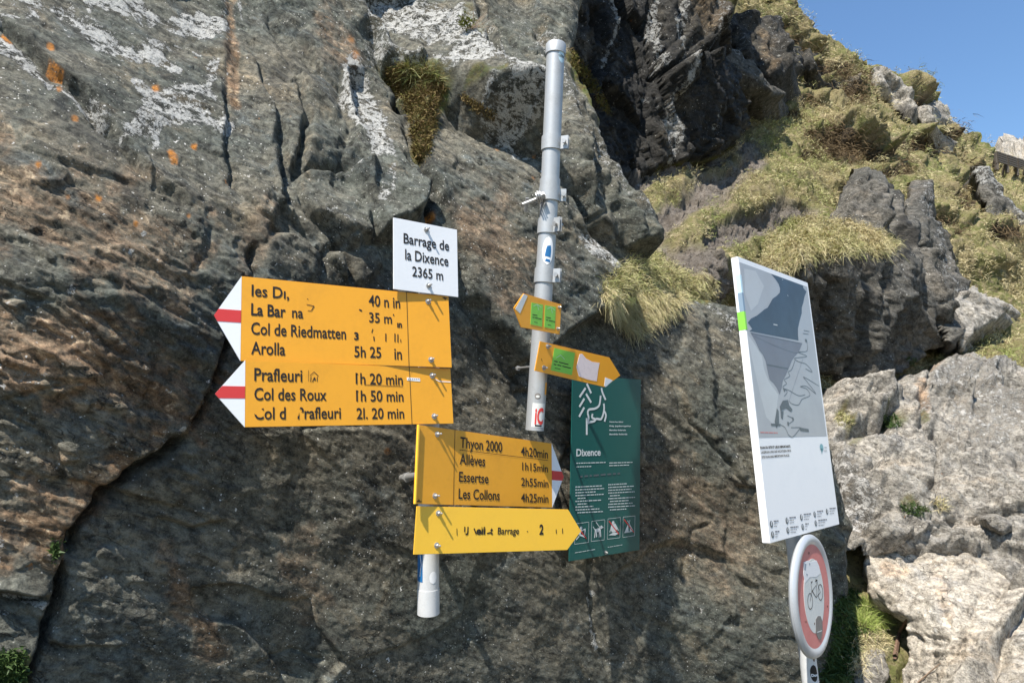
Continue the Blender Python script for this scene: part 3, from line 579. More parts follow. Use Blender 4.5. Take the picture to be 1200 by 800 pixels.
# rocks hanging over the gully
o, _r = rock_body('rock_overhang', [(846, 66), (851, 50), (866, 56), (884, 68), (896, 84), (914, 94), (930, 104), (928, 114), (905, 117), (884, 108), (872, 96), (858, 84)],
    [(850, 55, 5.4), (890, 80, 5.5), (928, 108, 5.9), (870, 100, 5.3)], 100, M['grey'], 1.6, .08, .3, 390, (.2, -.9, .2), 35, .8, 9, .12, 1.2, pnt=dict(lichen=[([(855, 56), (890, 76), (925, 98)], 6, .8)], dark_tint=[([(870, 92), (900, 110)], 10, .35)]))  # paler along the upper edge, darker along the lower
tag(o, 'long grey rock with a pale upper edge jutting over the dark gully', 'rock')
o, _r = rock_body('rock_wall', [(840, -60), (862, -20), (858, 6), (876, 10), (912, 14), (926, 24), (934, 40), (930, 58), (934, 80), (924, 96), (905, 92), (890, 78), (868, 58), (852, 30), (846, 0)],
    [(850, 0, 6.6), (890, 60, 6.3), (932, 30, 6.8), (920, 90, 6.2)], 100, M['dark'], 1.6, .16, .5, 400, (.3, -.9, .1), 80, 1, 9, .12, 1.5, pnt=dict(rust=[([(895, 40), (905, 80)], 12, .8)], lichen=[([(906, 30), (912, 60), (906, 86)], 7, .5), ([(866, 40), (870, 60)], 5, .5)]))
tag(o, 'dark fractured rock wall under the turf edge at the top left of the grassy slope', 'rock wall')
o, _r = rock_body('rock', [(942, 62), (950, 50), (958, 60), (964, 72), (950, 75), (942, 74)], [(942, 50, 7.9), (964, 50, 7.9), (942, 74, 7.7), (964, 74, 7.7)], 100, M['dark'], 1.2, .06, .3, 410, back=.6, rim=5)
tag(o, 'small black rock poking from the turf near the top of the slope', 'rock')

# ------------------------------------------------------------------ pale ground rock, lower right
o, SLAB = rock_body('rock_slab', [(965, 470), (975, 448), (1010, 440), (1050, 442), (1085, 430), (1120, 408), (1160, 410), (1215, 420), (1320, 430), (1320, 720), (1200, 700), (1130, 650), (1040, 640), (1000, 640), (985, 560)],
    [(970, 450, 3.9), (960, 600, 3.1), (1050, 450, 4.0), (1150, 415, 4.4), (1250, 430, 4.4), (1050, 520, 3.5), (1150, 520, 3.5), (1300, 430, 4.5), (1300, 600, 3.1), (1250, 550, 3.2), (1050, 610, 3.1), (1200, 620, 3.0), (1300, 720, 2.6), (1100, 680, 2.9)], 160, M['pale'], 1.8, .15, .36, 420, (.1, -.6, .8), 35, 1.0, 14, .10, 1.2,
    steps=[([(1045, 505), (1080, 520), (1096, 500), (1110, 515), (1140, 520)], -.05, 12), ([(975, 500), (1010, 505), (1040, 490), (1058, 468)], -.06, 12), ([(970, 560), (1010, 580), (1060, 600), (1120, 620)], -.05, 14), ([(1150, 418), (1165, 440), (1130, 460)], -.03, 10)],
    cracks=[([(1075, 475), (1078, 510), (1100, 530), (1098, 600)], .05, 3), ([(1094, 510), (1108, 520), (1136, 535)], .10, 6), ([(1152, 430), (1160, 418), (1166, 418)], .05, 2.5), ([(1010, 560), (1040, 545), (1060, 560)], .04, 2.5), ([(985, 505), (1035, 505), (1050, 480)], .08, 5), ([(1120, 560), (1150, 580), (1200, 560)], .03, 2.4), ([(1180, 520), (1200, 518)], .04, 2.5), ([(990, 470), (1012, 480), (1020, 505)], .04, 2.5), ([(1000, 540), (1050, 530), (1090, 545)], .03, 2.2), ([(1110, 440), (1130, 480), (1150, 530)], .03, 2.2), ([(1030, 560), (1045, 590), (1040, 620)], .04, 3), ([(1150, 460), (1200, 480)], .03, 2.2), ([(1095, 420), (1082, 455), (1078, 480)], .06, 3)],
    slabs=[([(985, 455), (1030, 455), (1045, 478), (1035, 500), (995, 505), (980, 480)], .08, .03, -.05, 10), ([(1045, 470), (1075, 478), (1078, 505), (1040, 508)], .06, 0, -.03, 8), ([(1100, 512), (1120, 512), (1136, 535), (1112, 528)], .07, .0, 0, 5)],
    pnt=dict(lichen=[([(1120, 440), (1180, 470), (1230, 520)], 60, .66), ([(975, 535), (1000, 570), (1020, 600)], 22, .8), ([(1060, 540), (1100, 600)], 40, .3)], rust=[([(1075, 450), (1085, 480)], 10, .7), ([(1090, 430), (1110, 415)], 8, .6)], moss=[([(985, 487), (998, 500)], 6, .9), ([(1035, 488), (1055, 498)], 8, .8), ([(985, 447), (1040, 450)], 4, .8), ([(1060, 590), (1085, 600)], 7, .8), ([(1000, 510), (1020, 508)], 5, .6), ([(1078, 486), (1084, 500)], 4, .7)]))
tag(o, 'broad pale lichen-speckled rock slab rising to the right of the map board', 'rock slab')
o, BLD = rock_body('boulder', [(1002, 650), (1012, 632), (1040, 614), (1080, 604), (1120, 610), (1160, 622), (1200, 640), (1330, 700), (1330, 900), (1040, 900), (1046, 800), (1052, 760), (1048, 730), (1030, 712), (1012, 706), (1008, 680)],
    [(1000, 640, 3.2), (1080, 605, 3.3), (1200, 640, 3.1), (1320, 700, 2.8), (1010, 700, 3.0), (1100, 700, 2.75), (1200, 740, 2.55), (1050, 800, 2.75), (1150, 800, 2.4), (1300, 880, 2.0), (1060, 900, 2.4)], 180, M['cream'], 1.8, .060, .34, 440, (.0, -.5, .8), 25, 1.0, 14, .09, 1.2,
    steps=[([(1205, 700), (1175, 740), (1150, 800), (1140, 860)], .10, 16), ([(1005, 690), (1040, 700), (1060, 690)], -.02, 10)],
    cracks=[([(1165, 710), (1172, 700), (1180, 688)], .04, 2.6), ([(1120, 744), (1145, 746)], .03, 2.6), ([(1100, 634), (1122, 636)], .03, 2.2), ([(1018, 690), (1032, 696), (1046, 706)], .02, 2), ([(1052, 730), (1048, 770), (1050, 800)], .03, 3), ([(1145, 655), (1180, 675), (1215, 690)], .02, 2), ([(1155, 770), (1150, 800)], .04, 4), ([(1020, 640), (1060, 650), (1100, 640)], .02, 2), ([(1070, 690), (1100, 700), (1115, 740)], .014, 2), ([(1060, 740), (1110, 750)], .014, 2), ([(1125, 680), (1150, 700), (1140, 730)], .016, 2), ([(1085, 770), (1120, 765), (1150, 775)], .02, 2.4)],
    pnt=dict(rust=[([(1040, 668), (1060, 665)], 8, .4), ([(1095, 670), (1110, 720)], 10, .3)], lichen=[([(1180, 770), (1200, 800)], 26, .4)], moss=[([(1060, 600), (1100, 604)], 5, .6)]))
tag(o, 'big smooth cream-coloured boulder filling the lower right corner', 'boulder')
o, _r = rock_body('rock', [(1014, 770), (1030, 757), (1042, 760), (1046, 800), (1044, 850), (1010, 850), (1015, 800)], [(1015, 770, 2.75), (1045, 760, 2.85), (1015, 850, 2.5), (1045, 850, 2.6)], 120, M['pale'], 1.6, .03, .15, 460, (.1, -.7, .6), 60, 1, 8, .05, .5)
tag(o, 'small angular grey stone at the foot of the big cream boulder, in the bottom edge', 'rock')
o, _r = rock_body('rock', [(1155, 606), (1170, 598), (1186, 604), (1192, 618), (1180, 622), (1165, 616)], [(1155, 598, 3.0), (1190, 598, 3.0), (1155, 622, 2.93), (1190, 622, 2.93)], 100, M['pale'], 1.4, .03, .12, 470, back=.3, rim=6, rimd=.04)
tag(o, 'fist-sized stone lying on the seam above the big cream boulder', 'rock')

# ------------------------------------------------------------------ far peak behind the barrier, valley floor and path level
Xp, Yp, P = slope_sheet(1130, 1500, [(1130, 192), (1168, 184), (1174, 168), (1180, 164), (1190, 172), (1200, 166), (1214, 160), (1240, 150), (1300, 130), (1500, 100)], [(1130, 240), (1500, 260)], 170, 40, [(1130, 190, 33), (1200, 170, 32), (1500, 120, 30), (1200, 250, 24), (1500, 260, 20)], 160, 3, 9)
N = normals(P); P = P + N * rough(P, N, 1.6, .9, 480, (.2, -.9, .3), 60, 1)[..., None]
tag(link('far_peak', grid_mesh('far_peak', P, np.ones(Xp.shape, bool), {k: zeros(Xp) for k in ('lichen', 'rust', 'dark_tint', 'moss', 'orange')}), M['pale']), kind='structure')
t = NT('gravel_ground'); co = t.coord(); n2 = t.noise(co, 12, 8, .8); vv = t.vor(co, 30, 'F1')
col = t.mix(t.ramp(n2, .4, .6), (.20, .175, .14), (.13, .12, .08)); col = t.mix(t.ramp(vv, .3, .1), col, (.30, .28, .25))
M['gravel'] = t.out(col, .95, t.bump(t.math('SUBTRACT', n2, vv), .03), .2)
xs = np.concatenate([np.linspace(-900, -8, 14), np.linspace(-7, 7, 70), np.linspace(8, 900, 14)]); ys = np.concatenate([np.linspace(-900, -5, 12), np.linspace(-4, 8, 60), np.linspace(9, 900, 14)])
gx, gy = np.meshgrid(xs, ys); gz = .03 * fbm(np.stack([gx.ravel(), gy.ravel(), gx.ravel() * 0], 1), 4, 500).reshape(gx.shape)
tag(link('ground', grid_mesh('ground', np.stack([gx, gy, gz], 2), np.ones(gx.shape, bool), {}), M['gravel']), kind='structure')
# shaded bank of earth between cliff foot and boulders
Xs, Ys = pgrid(955, 1075, 640, 960, 2.5)
P = at(Xs, Ys, rbf(Xs, Ys, [(960, 650, 3.3), (1010, 660, 3.15), (1060, 700, 3.1), (980, 800, 2.75), (1040, 790, 2.8), (960, 950, 2.4), (1060, 950, 2.4)], 150)); N = normals(P)
P = P + N * (.05 * fbm(P.reshape(-1, 3) * 7, 4, 510).reshape(Xs.shape))[..., None]
tag(link('earth_bank', grid_mesh('earth_bank', P, np.ones(Xs.shape, bool), dict(earth=paint(Xs, Ys, [([(1010, 740), (1030, 760), (1010, 790)], 18, .5)], 2), hollow=zeros(Xs))), M['soil']), kind='structure')
BANK = (Xs, Ys, P, N)
# ================================================================== signs and poles
M['yellow'] = flat_mat('sign_yellow', (.80, .355, .020), .40, 0, .45, .28, 9)
M['yellow_pale'] = flat_mat('sign_yellow_pale', (.90, .52, .045), .35, 0, .5, .12, 14)  # paler yellow for the lowest sign and the side flange
M['orange'] = flat_mat('sign_orange', (.88, .37, .02), .38, 0, .45, .12, 20)
M['white'] = flat_mat('sign_white', (.80, .80, .80), .38, 0, .45, .10, 12)
M['red'] = flat_mat('sign_red', (.62, .045, .04), .4, 0, .45, .1)
M['ink'] = flat_mat('black_print', (.022, .018, .016), .5, 0, .3, 0)
M['steel'] = flat_mat('galvanised_steel', (.43, .44, .44), .5, .35, .45, .6, 22)
M['bolt'] = flat_mat('bolt_steel', (.42, .41, .39), .42, .6, .5, .3, 90)
M['rusty'] = flat_mat('rusty_iron', (.16, .10, .07), .8, .2, .3, .5, 60)
M['whitepole'] = flat_mat('painted_pole', (.62, .62, .61), .45, .1, .45, .5, 25)
M['teal'] = flat_mat('board_green', (.012, .095, .085), .32, 0, .5, .12, 6)
M['tealink'] = flat_mat('board_print', (.62, .66, .66), .4, 0, .4, .05)
M['mapgrey'] = flat_mat('map_grey', (.38, .39, .40), .35, 0, .5, .15, 7)
M['mapmid'] = flat_mat('map_mid', (.47, .48, .48), .35, 0, .5, .15, 9)
M['mapblue'] = flat_mat('map_lake', (.038, .058, .082), .35, 0, .5, .08, 7)
M['mapdam'] = flat_mat('map_dam', (.16, .165, .19), .35, 0, .5, .08, 7)
M['mapdark'] = flat_mat('map_dark', (.10, .12, .13), .4, 0, .4, 0)
M['paleblue'] = flat_mat('pale_blue', (.50, .66, .72), .4, 0, .4, .05)
M['midblue'] = flat_mat('grey_blue', (.22, .30, .38), .4, 0, .4, .05)
M['lime'] = flat_mat('lime_sticker', (.24, .60, .07), .4, 0, .4, .2, 40)
M['pinkred'] = flat_mat('faded_red', (.62, .20, .18), .5, 0, .35, .25, 16)
M['offwhite'] = flat_mat('weathered_white', (.66, .66, .62), .5, 0, .35, .25, 20)
M['ringgrey'] = flat_mat('ring_steel', (.46, .48, .50), .38, .3, .5, .3, 25)
M['bluesticker'] = flat_mat('blue_sticker', (.02, .14, .34), .4, 0, .4, .1)
M['stickgrey'] = flat_mat('grey_sticker', (.22, .20, .18), .6, 0, .3, .4, 80)
M['pinkpaper'] = flat_mat('torn_label', (.85, .70, .66), .6, 0, .2, .35, 90)
M['backgrey'] = flat_mat('sign_back', (.10, .11, .15), .5, .2, .4, .2)

def thin_(z, a, b, w_=.0024): return seg(z(*a), z(*b), w_)
class Frame:
    """a panel: origin at its top left corner, x along it, y up, z out of its face"""
    def __init__(s, o, u, v, w, h, proud=0.0):
        u = Vector(u).normalized(); v = Vector(v).normalized(); z = u.cross(-v).normalized(); y = z.cross(u)
        s.o, s.u, s.y, s.z, s.w, s.h = Vector(o) + z * proud, u, y, z, w, h
        s.m = Matrix((( u.x, y.x, z.x, s.o.x), (u.y, y.y, z.y, s.o.y), (u.z, y.z, z.z, s.o.z), (0, 0, 0, 1)))
    def l(s, px, py):
        r = Vector(ray(px, py)); c = Vector(CAM); t = (s.o - c).dot(s.z) / r.dot(s.z); p = c + r * t - s.o
        return p.dot(s.u), p.dot(s.y)
    def root(s, name): return empty(name, mat4=s.m)
def zoomf(fr, ox, oy, k):
    return lambda x, y: fr.l(ox + x / k, oy + y / k)
def prism(name, pts, z0, z1, mat, parent, bevel=0.0):
    bm = bmesh.new(); a = sum(pts[i][0] * pts[(i + 1) % len(pts)][1] - pts[(i + 1) % len(pts)][0] * pts[i][1] for i in range(len(pts)))
    if a < 0: pts = pts[::-1]
    f = bm.faces.new([bm.verts.new((x, y, z1)) for x, y in pts])
    if z1 - z0 > 1e-5:
        g = bm.faces.new([bm.verts.new((x, y, z0)) for x, y in reversed(pts)])
        n = len(pts); tv = f.verts[:]; bv = g.verts[:][::-1]
        for i in range(n): bm.faces.new((tv[i], bv[i], bv[(i + 1) % n], tv[(i + 1) % n]))
        if bevel: bmesh.ops.bevel(bm, geom=[e for e in bm.edges], offset=bevel, segments=2, affect='EDGES')
    me = bpy.data.meshes.new(name); bm.to_mesh(me); bm.free(); return link(name, me, mat, parent)
_CAPH = None
def text_mesh(body, bold=0.0):
    global _CAPH
    cu = bpy.data.curves.new('t', 'FONT'); cu.size = 1; cu.resolution_u = 3; cu.offset = bold + .014; cu.body = body
    o = bpy.data.objects.new('t', cu); COL.objects.link(o); dg = bpy.context.evaluated_depsgraph_get(); dg.update()
    me = bpy.data.meshes.new_from_object(o.evaluated_get(dg)); bpy.data.objects.remove(o); bpy.data.curves.remove(cu); return me
def cap_h():
    global _CAPH
    if _CAPH is None:
        me = text_mesh('H'); _CAPH = max(v.co.y for v in me.vertices)
    return _CAPH
def lettering(parent, body, a, xr, cap, mat=None, z=.0009, bold=0.0, erase=(), name='lettering', label=None, slope=0):
    """a = baseline left (local), xr = right end x (local), cap = capital height (local); erase = worn off boxes in 0..1"""
    me = text_mesh(body, bold); ch = cap_h(); xs = [v.co.x for v in me.vertices]; x0, x1 = min(xs), max(xs)
    sx = (xr - a[0]) / (x1 - x0); sy = cap / ch
    for v in me.vertices: X_ = (v.co.x - x0) * sx; v.co = (a[0] + X_, a[1] + v.co.y * sy + X_ * slope, z)
    if erase:
        bm = bmesh.new(); bm.from_mesh(me); L = xr - a[0]
        for ex0, ey0, ex1, ey1 in erase:
            bx0, bx1, by0, by1 = a[0] + ex0 * L, a[0] + ex1 * L, a[1] + ey0 * cap, a[1] + ey1 * cap
            for co, no in (((bx0, 0, 0), (1, .12, 0)), ((bx1, 0, 0), (1, -.1, 0)), ((0, by0, 0), (.05, 1, 0)), ((0, by1, 0), (-.08, 1, 0))):
                bmesh.ops.bisect_plane(bm, geom=bm.verts[:] + bm.edges[:] + bm.faces[:], plane_co=co, plane_no=no)
            dl = [f for f in bm.faces if bx0 < f.calc_center_median().x < bx1 and by0 < f.calc_center_median().y < by1]
            bmesh.ops.delete(bm, geom=dl, context='FACES')
        bm.to_mesh(me); bm.free()
    o = link(name, me, mat or M['ink'], parent)
    if label: o['label'] = label
    return o
def stroke(name, pts, wd, mat, parent, z=.0009):
    """flat printed line"""
    bm = bmesh.new(); V = []
    for i, p in enumerate(pts):
        a = Vector(pts[max(i - 1, 0)]); b = Vector(pts[min(i + 1, len(pts) - 1)]); d = (b - a); d = d.normalized() if d.length else Vector((1, 0)); n = Vector((-d.y, d.x)) * wd / 2
        V.append((bm.verts.new((p[0] + n.x, p[1] + n.y, z)), bm.verts.new((p[0] - n.x, p[1] - n.y, z))))
    for i in range(len(V) - 1): bm.faces.new((V[i][1], V[i + 1][1], V[i + 1][0], V[i][0]))
    bmesh.ops.recalc_face_normals(bm, faces=bm.faces)
    me = bpy.data.meshes.new(name); bm.to_mesh(me); bm.free(); return link(name, me, mat, parent)
def multi(name, polys, mat, parent, z=.0009):
    """several flat printed shapes as one print"""
    bm = bmesh.new()
    for p in polys:
        a = sum(p[i][0] * p[(i + 1) % len(p)][1] - p[(i + 1) % len(p)][0] * p[i][1] for i in range(len(p)))
        bm.faces.new([bm.verts.new((x, y, z)) for x, y in (p if a > 0 else p[::-1])])
    bmesh.ops.triangulate(bm, faces=bm.faces); me = bpy.data.meshes.new(name); bm.to_mesh(me); bm.free(); o = link(name, me, mat, parent)
    if len(polys) > 1: o['kind'] = 'stuff'
    return o
def seg(a, b, w_):
    a, b = Vector(a), Vector(b); d = (b - a).normalized(); n = Vector((-d.y, d.x)) * w_ / 2
    return [tuple(a + n), tuple(a - n), tuple(b - n), tuple(b + n)]
def disc(c, rx, ry=None, n=20, ang=0):
    ry = ry or rx; return [(c[0] + rx * math.cos(i * 2 * math.pi / n + ang), c[1] + ry * math.sin(i * 2 * math.pi / n + ang)) for i in range(n)]
def lathe_bm(bm, prof, n=24, mat4=Matrix()):
    """prof: (radius, z)"""
    R = [[bm.verts.new(mat4 @ Vector((r * math.cos(2 * math.pi * i / n), r * math.sin(2 * math.pi * i / n), z))) for i in range(n)] for r, z in prof]
    for a, b in zip(R[:-1], R[1:]):
        for i in range(n): bm.faces.new((a[i], a[(i + 1) % n], b[(i + 1) % n], b[i]))
    bm.faces.new(R[0][::-1]); bm.faces.new(R[-1])
def lathe(name, prof, mat, parent=None, n=24, m=Matrix(), smooth_=True):
    bm = bmesh.new(); lathe_bm(bm, prof, n, m); bmesh.ops.recalc_face_normals(bm, faces=bm.faces)
    me = bpy.data.meshes.new(name); bm.to_mesh(me); bm.free()
    if smooth_:
        for p in me.polygons: p.use_smooth = len(p.vertices) == 4
        try: me.set_sharp_from_angle(angle=math.radians(40))
        except Exception: pass
    return link(name, me, mat, parent)
def bolt(parent, p, z=.0015, r=.0075, L=.018):
    bm = bmesh.new(); T = Matrix.Translation((p[0], p[1], z))
    lathe_bm(bm, [(r, 0), (r, .0018)], 16, T); lathe_bm(bm, [(r * .62, .0018), (r * .62, .0078), (r * .5, .0088)], 6, T); lathe_bm(bm, [(r * .34, .0088), (r * .34, L), (r * .24, L + .001)], 10, T)
    bmesh.ops.recalc_face_normals(bm, faces=bm.faces); me = bpy.data.meshes.new('bolt'); bm.to_mesh(me); bm.free(); return link('bolt', me, M['bolt'], parent)
TH = .003      # sheet thickness: front face is z = 0
def rect(a, b): return [(a[0], a[1]), (b[0], a[1]), (b[0], b[1]), (a[0], b[1])]

# ---- poles -------------------------------------------------------------------
def pole_frame(a, b):
    a, b = Vector(a), Vector(b); z = (a - b).normalized(); f = Vector((CAM[0], CAM[1], 0)) - Vector((a.x, a.y, 0)); x = f - z * f.dot(z); x.normalize(); y = z.cross(x)
    return Matrix(((x.x, y.x, z.x, b.x), (x.y, y.y, z.y, b.y), (x.z, y.z, z.z, b.z), (0, 0, 0, 1))), (a - b).length
def clamp(parent, z, r, hgt, ang, lug=.032, mat=None, gap=.008):
    """pipe clamp: a band with a pair of bored lugs and a bolt"""
    mat = mat or M['steel']
    c = lathe('clamp_band', [(r + .0005, z), (r + .004, z), (r + .004, z + hgt), (r + .0005, z + hgt)], mat, parent, 28)
    for s in (-1, 1):
        bm = bmesh.new(); q = Matrix.Rotation(ang, 4, 'Z') @ Matrix.Translation((r + lug / 2, s * gap / 2, z + hgt / 2))
        bmesh.ops.create_cube(bm, size=1, matrix=q @ Matrix.Diagonal((lug, .0035, hgt * .96, 1))); bmesh.ops.bevel(bm, geom=bm.edges[:], offset=.001, segments=2, affect='EDGES')
        me = bpy.data.meshes.new('clamp_lug'); bm.to_mesh(me); bm.free(); link('clamp_lug', me, mat, c)
    m4 = Matrix.Rotation(ang, 4, 'Z') @ Matrix.Translation((r + lug * .62, -.018, z + hgt / 2)) @ Matrix.Rotation(-math.pi / 2, 4, 'X')
    bm = bmesh.new(); lathe_bm(bm, [(.0075, 0), (.0075, .006)], 6, m4); lathe_bm(bm, [(.004, .006), (.004, .036)], 10, m4); lathe_bm(bm, [(.0075, .028), (.0075, .034)], 6, m4)
    bmesh.ops.recalc_face_normals(bm, faces=bm.faces); me = bpy.data.meshes.new('clamp_bolt'); bm.to_mesh(me); bm.free(); link('clamp_bolt', me, M['bolt'], c)
    return c
def wrap(name, parent, mat, r, ang, z0, z1, half, shape='rect', off=.0006, n=12):
    """thin sticker bent round a pole, centred on angle ang"""
    bm = bmesh.new()
    if shape == 'rect':
        V = [[bm.verts.new(((r + off) * math.cos(ang - half + 2 * half * i / n), (r + off) * math.sin(ang - half + 2 * half * i / n), z)) for z in (z0, z1)] for i in range(n + 1)]
        for i in range(n): bm.faces.new((V[i][0], V[i + 1][0], V[i + 1][1], V[i][1]))
    else:
        zc, rz = (z0 + z1) / 2, (z1 - z0) / 2; rows = 14; V = []
        for j in range(rows + 1):
            q = -1 + 2 * j / rows; hw = half * math.sqrt(max(1 - q * q, 0.001)); V.append([bm.verts.new(((r + off) * math.cos(ang - hw + 2 * hw * i / n), (r + off) * math.sin(ang - hw + 2 * hw * i / n), zc + rz * q)) for i in range(n + 1)])
        for j in range(rows):
            for i in range(n): bm.faces.new((V[j][i], V[j][i + 1], V[j + 1][i + 1], V[j + 1][i]))
    me = bpy.data.meshes.new(name); bm.to_mesh(me); bm.free(); return link(name, me, mat, parent)
def wrap_mesh(o, r, ang, off=.0012):
    """bend a flat print (x sideways, y up) round a pole"""
    bm = bmesh.new(); bm.from_mesh(o.data); bmesh.ops.subdivide_edges(bm, edges=bm.edges[:], cuts=3, use_grid_fill=True); bm.to_mesh(o.data); bm.free()
    for v in o.data.vertices:
        a = ang + v.co.x / r; v.co = ((r + off) * math.cos(a), (r + off) * math.sin(a), v.co.y)

PT, PB = Vector(at(651.5, 52, 2.10)), Vector(at(642.5, 262, 2.06))
mU, LU = pole_frame(PT, PB)
pole = tag(empty('metal_pole', mat4=mU), 'tall galvanised steel pole with a cap and clamps above the small orange signs', 'pole')
pr = .0292
lathe('upper_tube', [(pr, .085), (pr, LU - .032)], M['steel'], pole, 32)
lathe('cap', [(pr + .0035, LU - .036), (pr + .0035, LU - .004), (pr + .001, LU), (pr - .006, LU + .002)], M['steel'], pole, 32)
lathe('collar', [(pr + .0035, .078), (pr + .0035, .142)], M['steel'], pole, 32)
# lower tube, set a little to the left
LT, LB = Vector(at(644, 232, 2.065)), Vector(at(626.5, 504, 2.0)); mL, LL = pole_frame(LT, LB); lr = .0285
low = link('lower_tube', None, None, pole) if False else lathe('lower_tube', [(lr, 0), (lr, LL)], M['steel'], None, 32)
low.parent = pole; low.matrix_parent_inverse = Matrix(); low.matrix_local = mU.inverted() @ mL
def zl(y): return (504 - y) / (504 - 232) * LL
def zu(y): return (262 - y) / (262 - 52) * LU
def facing(m, p):     # angle round the pole that looks at the camera
    v = m.inverted() @ Vector(CAM); return math.atan2(v.y, v.x)
fU, fL = facing(mU, PT), facing(mL, LT)
sgn = 1 if (mU.to_3x3() @ Vector((math.cos(fU + .5), math.sin(fU + .5), 0))).x > (mU.to_3x3() @ Vector((math.cos(fU), math.sin(fU), 0))).x else -1
clamp(pole, zu(178), pr, zu(162) - zu(178), fU + sgn * 1.2, .028)
clamp(pole, zu(237), pr + .002, zu(222) - zu(237), fU + sgn * 1.5, .022)
c1 = clamp(low, zl(276), lr, zl(258) - zl(276), fL + sgn * .75, .030); c1['label'] = 'clamp with its open lugs turned to the viewer'
c2 = clamp(low, zl(334), lr, zl(317) - zl(334), fL + sgn * 1.1, .028)
for s, (a_, b_) in enumerate((((612, 240, 2.03), (640, 229, 2.04)), ((618, 232, 2.10), (616, 248, 2.12)))):
    bm = bmesh.new(); A_, B_ = Vector(at(*a_)), Vector(at(*b_)); m_, L_ = pole_frame(A_, B_); lathe_bm(bm, [(.0065, 0), (.0065, L_)], 12, mU.inverted() @ m_)
    bmesh.ops.recalc_face_normals(bm, faces=bm.faces); me = bpy.data.meshes.new('fixing_rod'); bm.to_mesh(me); bm.free(); link('fixing_rod', me, M['bolt'], pole)
A_, B_ = Vector(at(628, 232, 2.02)), Vector(at(634, 230, 2.02)); m_, L_ = pole_frame(A_, B_); m_ = mU.inverted() @ m_
for k, (rr, z0_) in enumerate(((.019, 0), (.021, .006), (.017, .012))): lathe('washer', [(rr, z0_), (rr, z0_ + .004)], M['bolt'], pole, 20, m_)
lathe('nut', [(.011, -.012), (.011, -.0005)], M['bolt'], pole, 6, m_, False)
o = wrap('sticker', pole, M['paleblue'], pr, fU + sgn * .75, zu(78), zu(62), .42, 'oval'); o['label'] = 'round pale blue sticker near the cap'
q = lettering(o, 'GEBE', (-.012, zu(71.5)), .012, .008, z=0); wrap_mesh(q, pr, fU + sgn * .75)
o = wrap('sticker', low, M['white'], lr, fL + sgn * .2, zl(314), zl(281), .62, 'oval'); o['label'] = 'white oval sticker with a blue patch'
q = multi('sticker_print', [[(-.012, zl(304)), (.006, zl(305)), (.007, zl(297)), (-.009, zl(296))], [(-.009, zl(296)), (.007, zl(297)), (.005, zl(291)), (-.006, zl(292))], [(-.010, zl(310)), (.006, zl(311)), (.006, zl(308)), (-.008, zl(307))]], M['bluesticker'], o)
wrap_mesh(q, lr, fL + sgn * .3)
o = wrap('sticker', low, M['offwhite'], lr, fL + sgn * .35, zl(500), zl(473), .75); o['label'] = 'square white sticker with red letters'
q = lettering(o, 'iC', (-.012, zl(496)), .016, zl(478.5) - zl(496), M['red'], 0, .02); wrap_mesh(q, lr, fL + sgn * .35)
q = multi('sticker_print', [[(-.01, zl(499)), (.012, zl(499)), (.012, zl(497.4)), (-.01, zl(497.2))]], M['ink'], o); wrap_mesh(q, lr, fL + sgn * .35)
o = wrap('sticker', low, M['stickgrey'], lr, fL + sgn * .1, zl(468.5), zl(461.5), .33, 'oval'); o['label'] = 'small dark round sticker'
q = wrap('sticker_print', o, M['offwhite'], lr, fL + sgn * .1, zl(467), zl(464), .2, 'oval', .0014)
o = wrap('sticker', low, M['yellow'], lr, fL + sgn * 1.15, zl(463), zl(449), .2); o['label'] = 'torn yellow sticker'

WT, WB = Vector(at(503, 275, 1.835)), Vector(at(502, 719, 1.765)); mW, LW = pole_frame(WT, WB)
wp = tag(empty('sign_post', mat4=mW), 'short white painted pole ending in mid-air, carrying the big yellow direction signs', 'pole')
wr = .0292
def zw(y): return (719 - y) / (719 - 275) * LW
fW = facing(mW, WT)
lathe('tube', [(wr, zw(690)), (wr, LW)], M['whitepole'], wp, 32)
lathe('end_cap', [(wr - .001, 0), (wr + .001, .0015), (wr + .001, zw(690))], M['whitepole'], wp, 32)
o = wrap('sticker', wp, M['bluesticker'], wr, fW - sgn * 1.02, zw(680), zw(640), .46); o['label'] = 'blue sticker at the left side of the tube'
q = multi('sticker_print', [seg((.004, zw(648)), (.009, zw(660)), .0022), seg((.009, zw(660)), (.004, zw(674)), .0022)], M['white'], o); wrap_mesh(q, wr, fW - sgn * 1.0)
o = wrap('sticker', wp, M['white'], wr, fW + sgn * .45, zw(682), zw(668), .36, 'oval'); o['label'] = 'white round sticker'
for z_ in (zw(300), zw(375), zw(448), zw(540), zw(620)): clamp(wp, z_ - .012, wr, .024, fW + math.pi, .03)

RT_, RB = Vector(at(911, 470, 2.285)), Vector(at(950, 800, 2.135)); dirp = (RT_ - RB).normalized()
GB = RB - dirp * ((RB.z + .1) / dirp.z); mR, LR = pole_frame(RT_ + dirp * .28, GB)
rp = tag(empty('sign_post', mat4=mR), 'white painted post holding the map board and the round bicycle sign', 'pole')
rr_ = .0265; lathe('tube', [(rr_, 0), (rr_, LR)], M['whitepole'], rp, 32)
fR = facing(mR, RB); lz = (RB - GB).length
def zr(y): return lz + (800 - y) / (800 - 470) * (RT_ - RB).length
o = wrap('sticker', rp, M['ink'], rr_, fR + sgn * .55, zr(795.5), zr(777), .48, 'oval'); o['label'] = 'black round sticker with white letters'
q = lettering(o, 'Doo', (-.010, zr(789.5)), .012, .008, M['white'], 0, .03); wrap_mesh(q, rr_, fR + sgn * .55, .0016)
wrap('rust_stain', rp, M['rusty'], rr_, fR + sgn * .75, zr(774), zr(765), .16, 'oval')

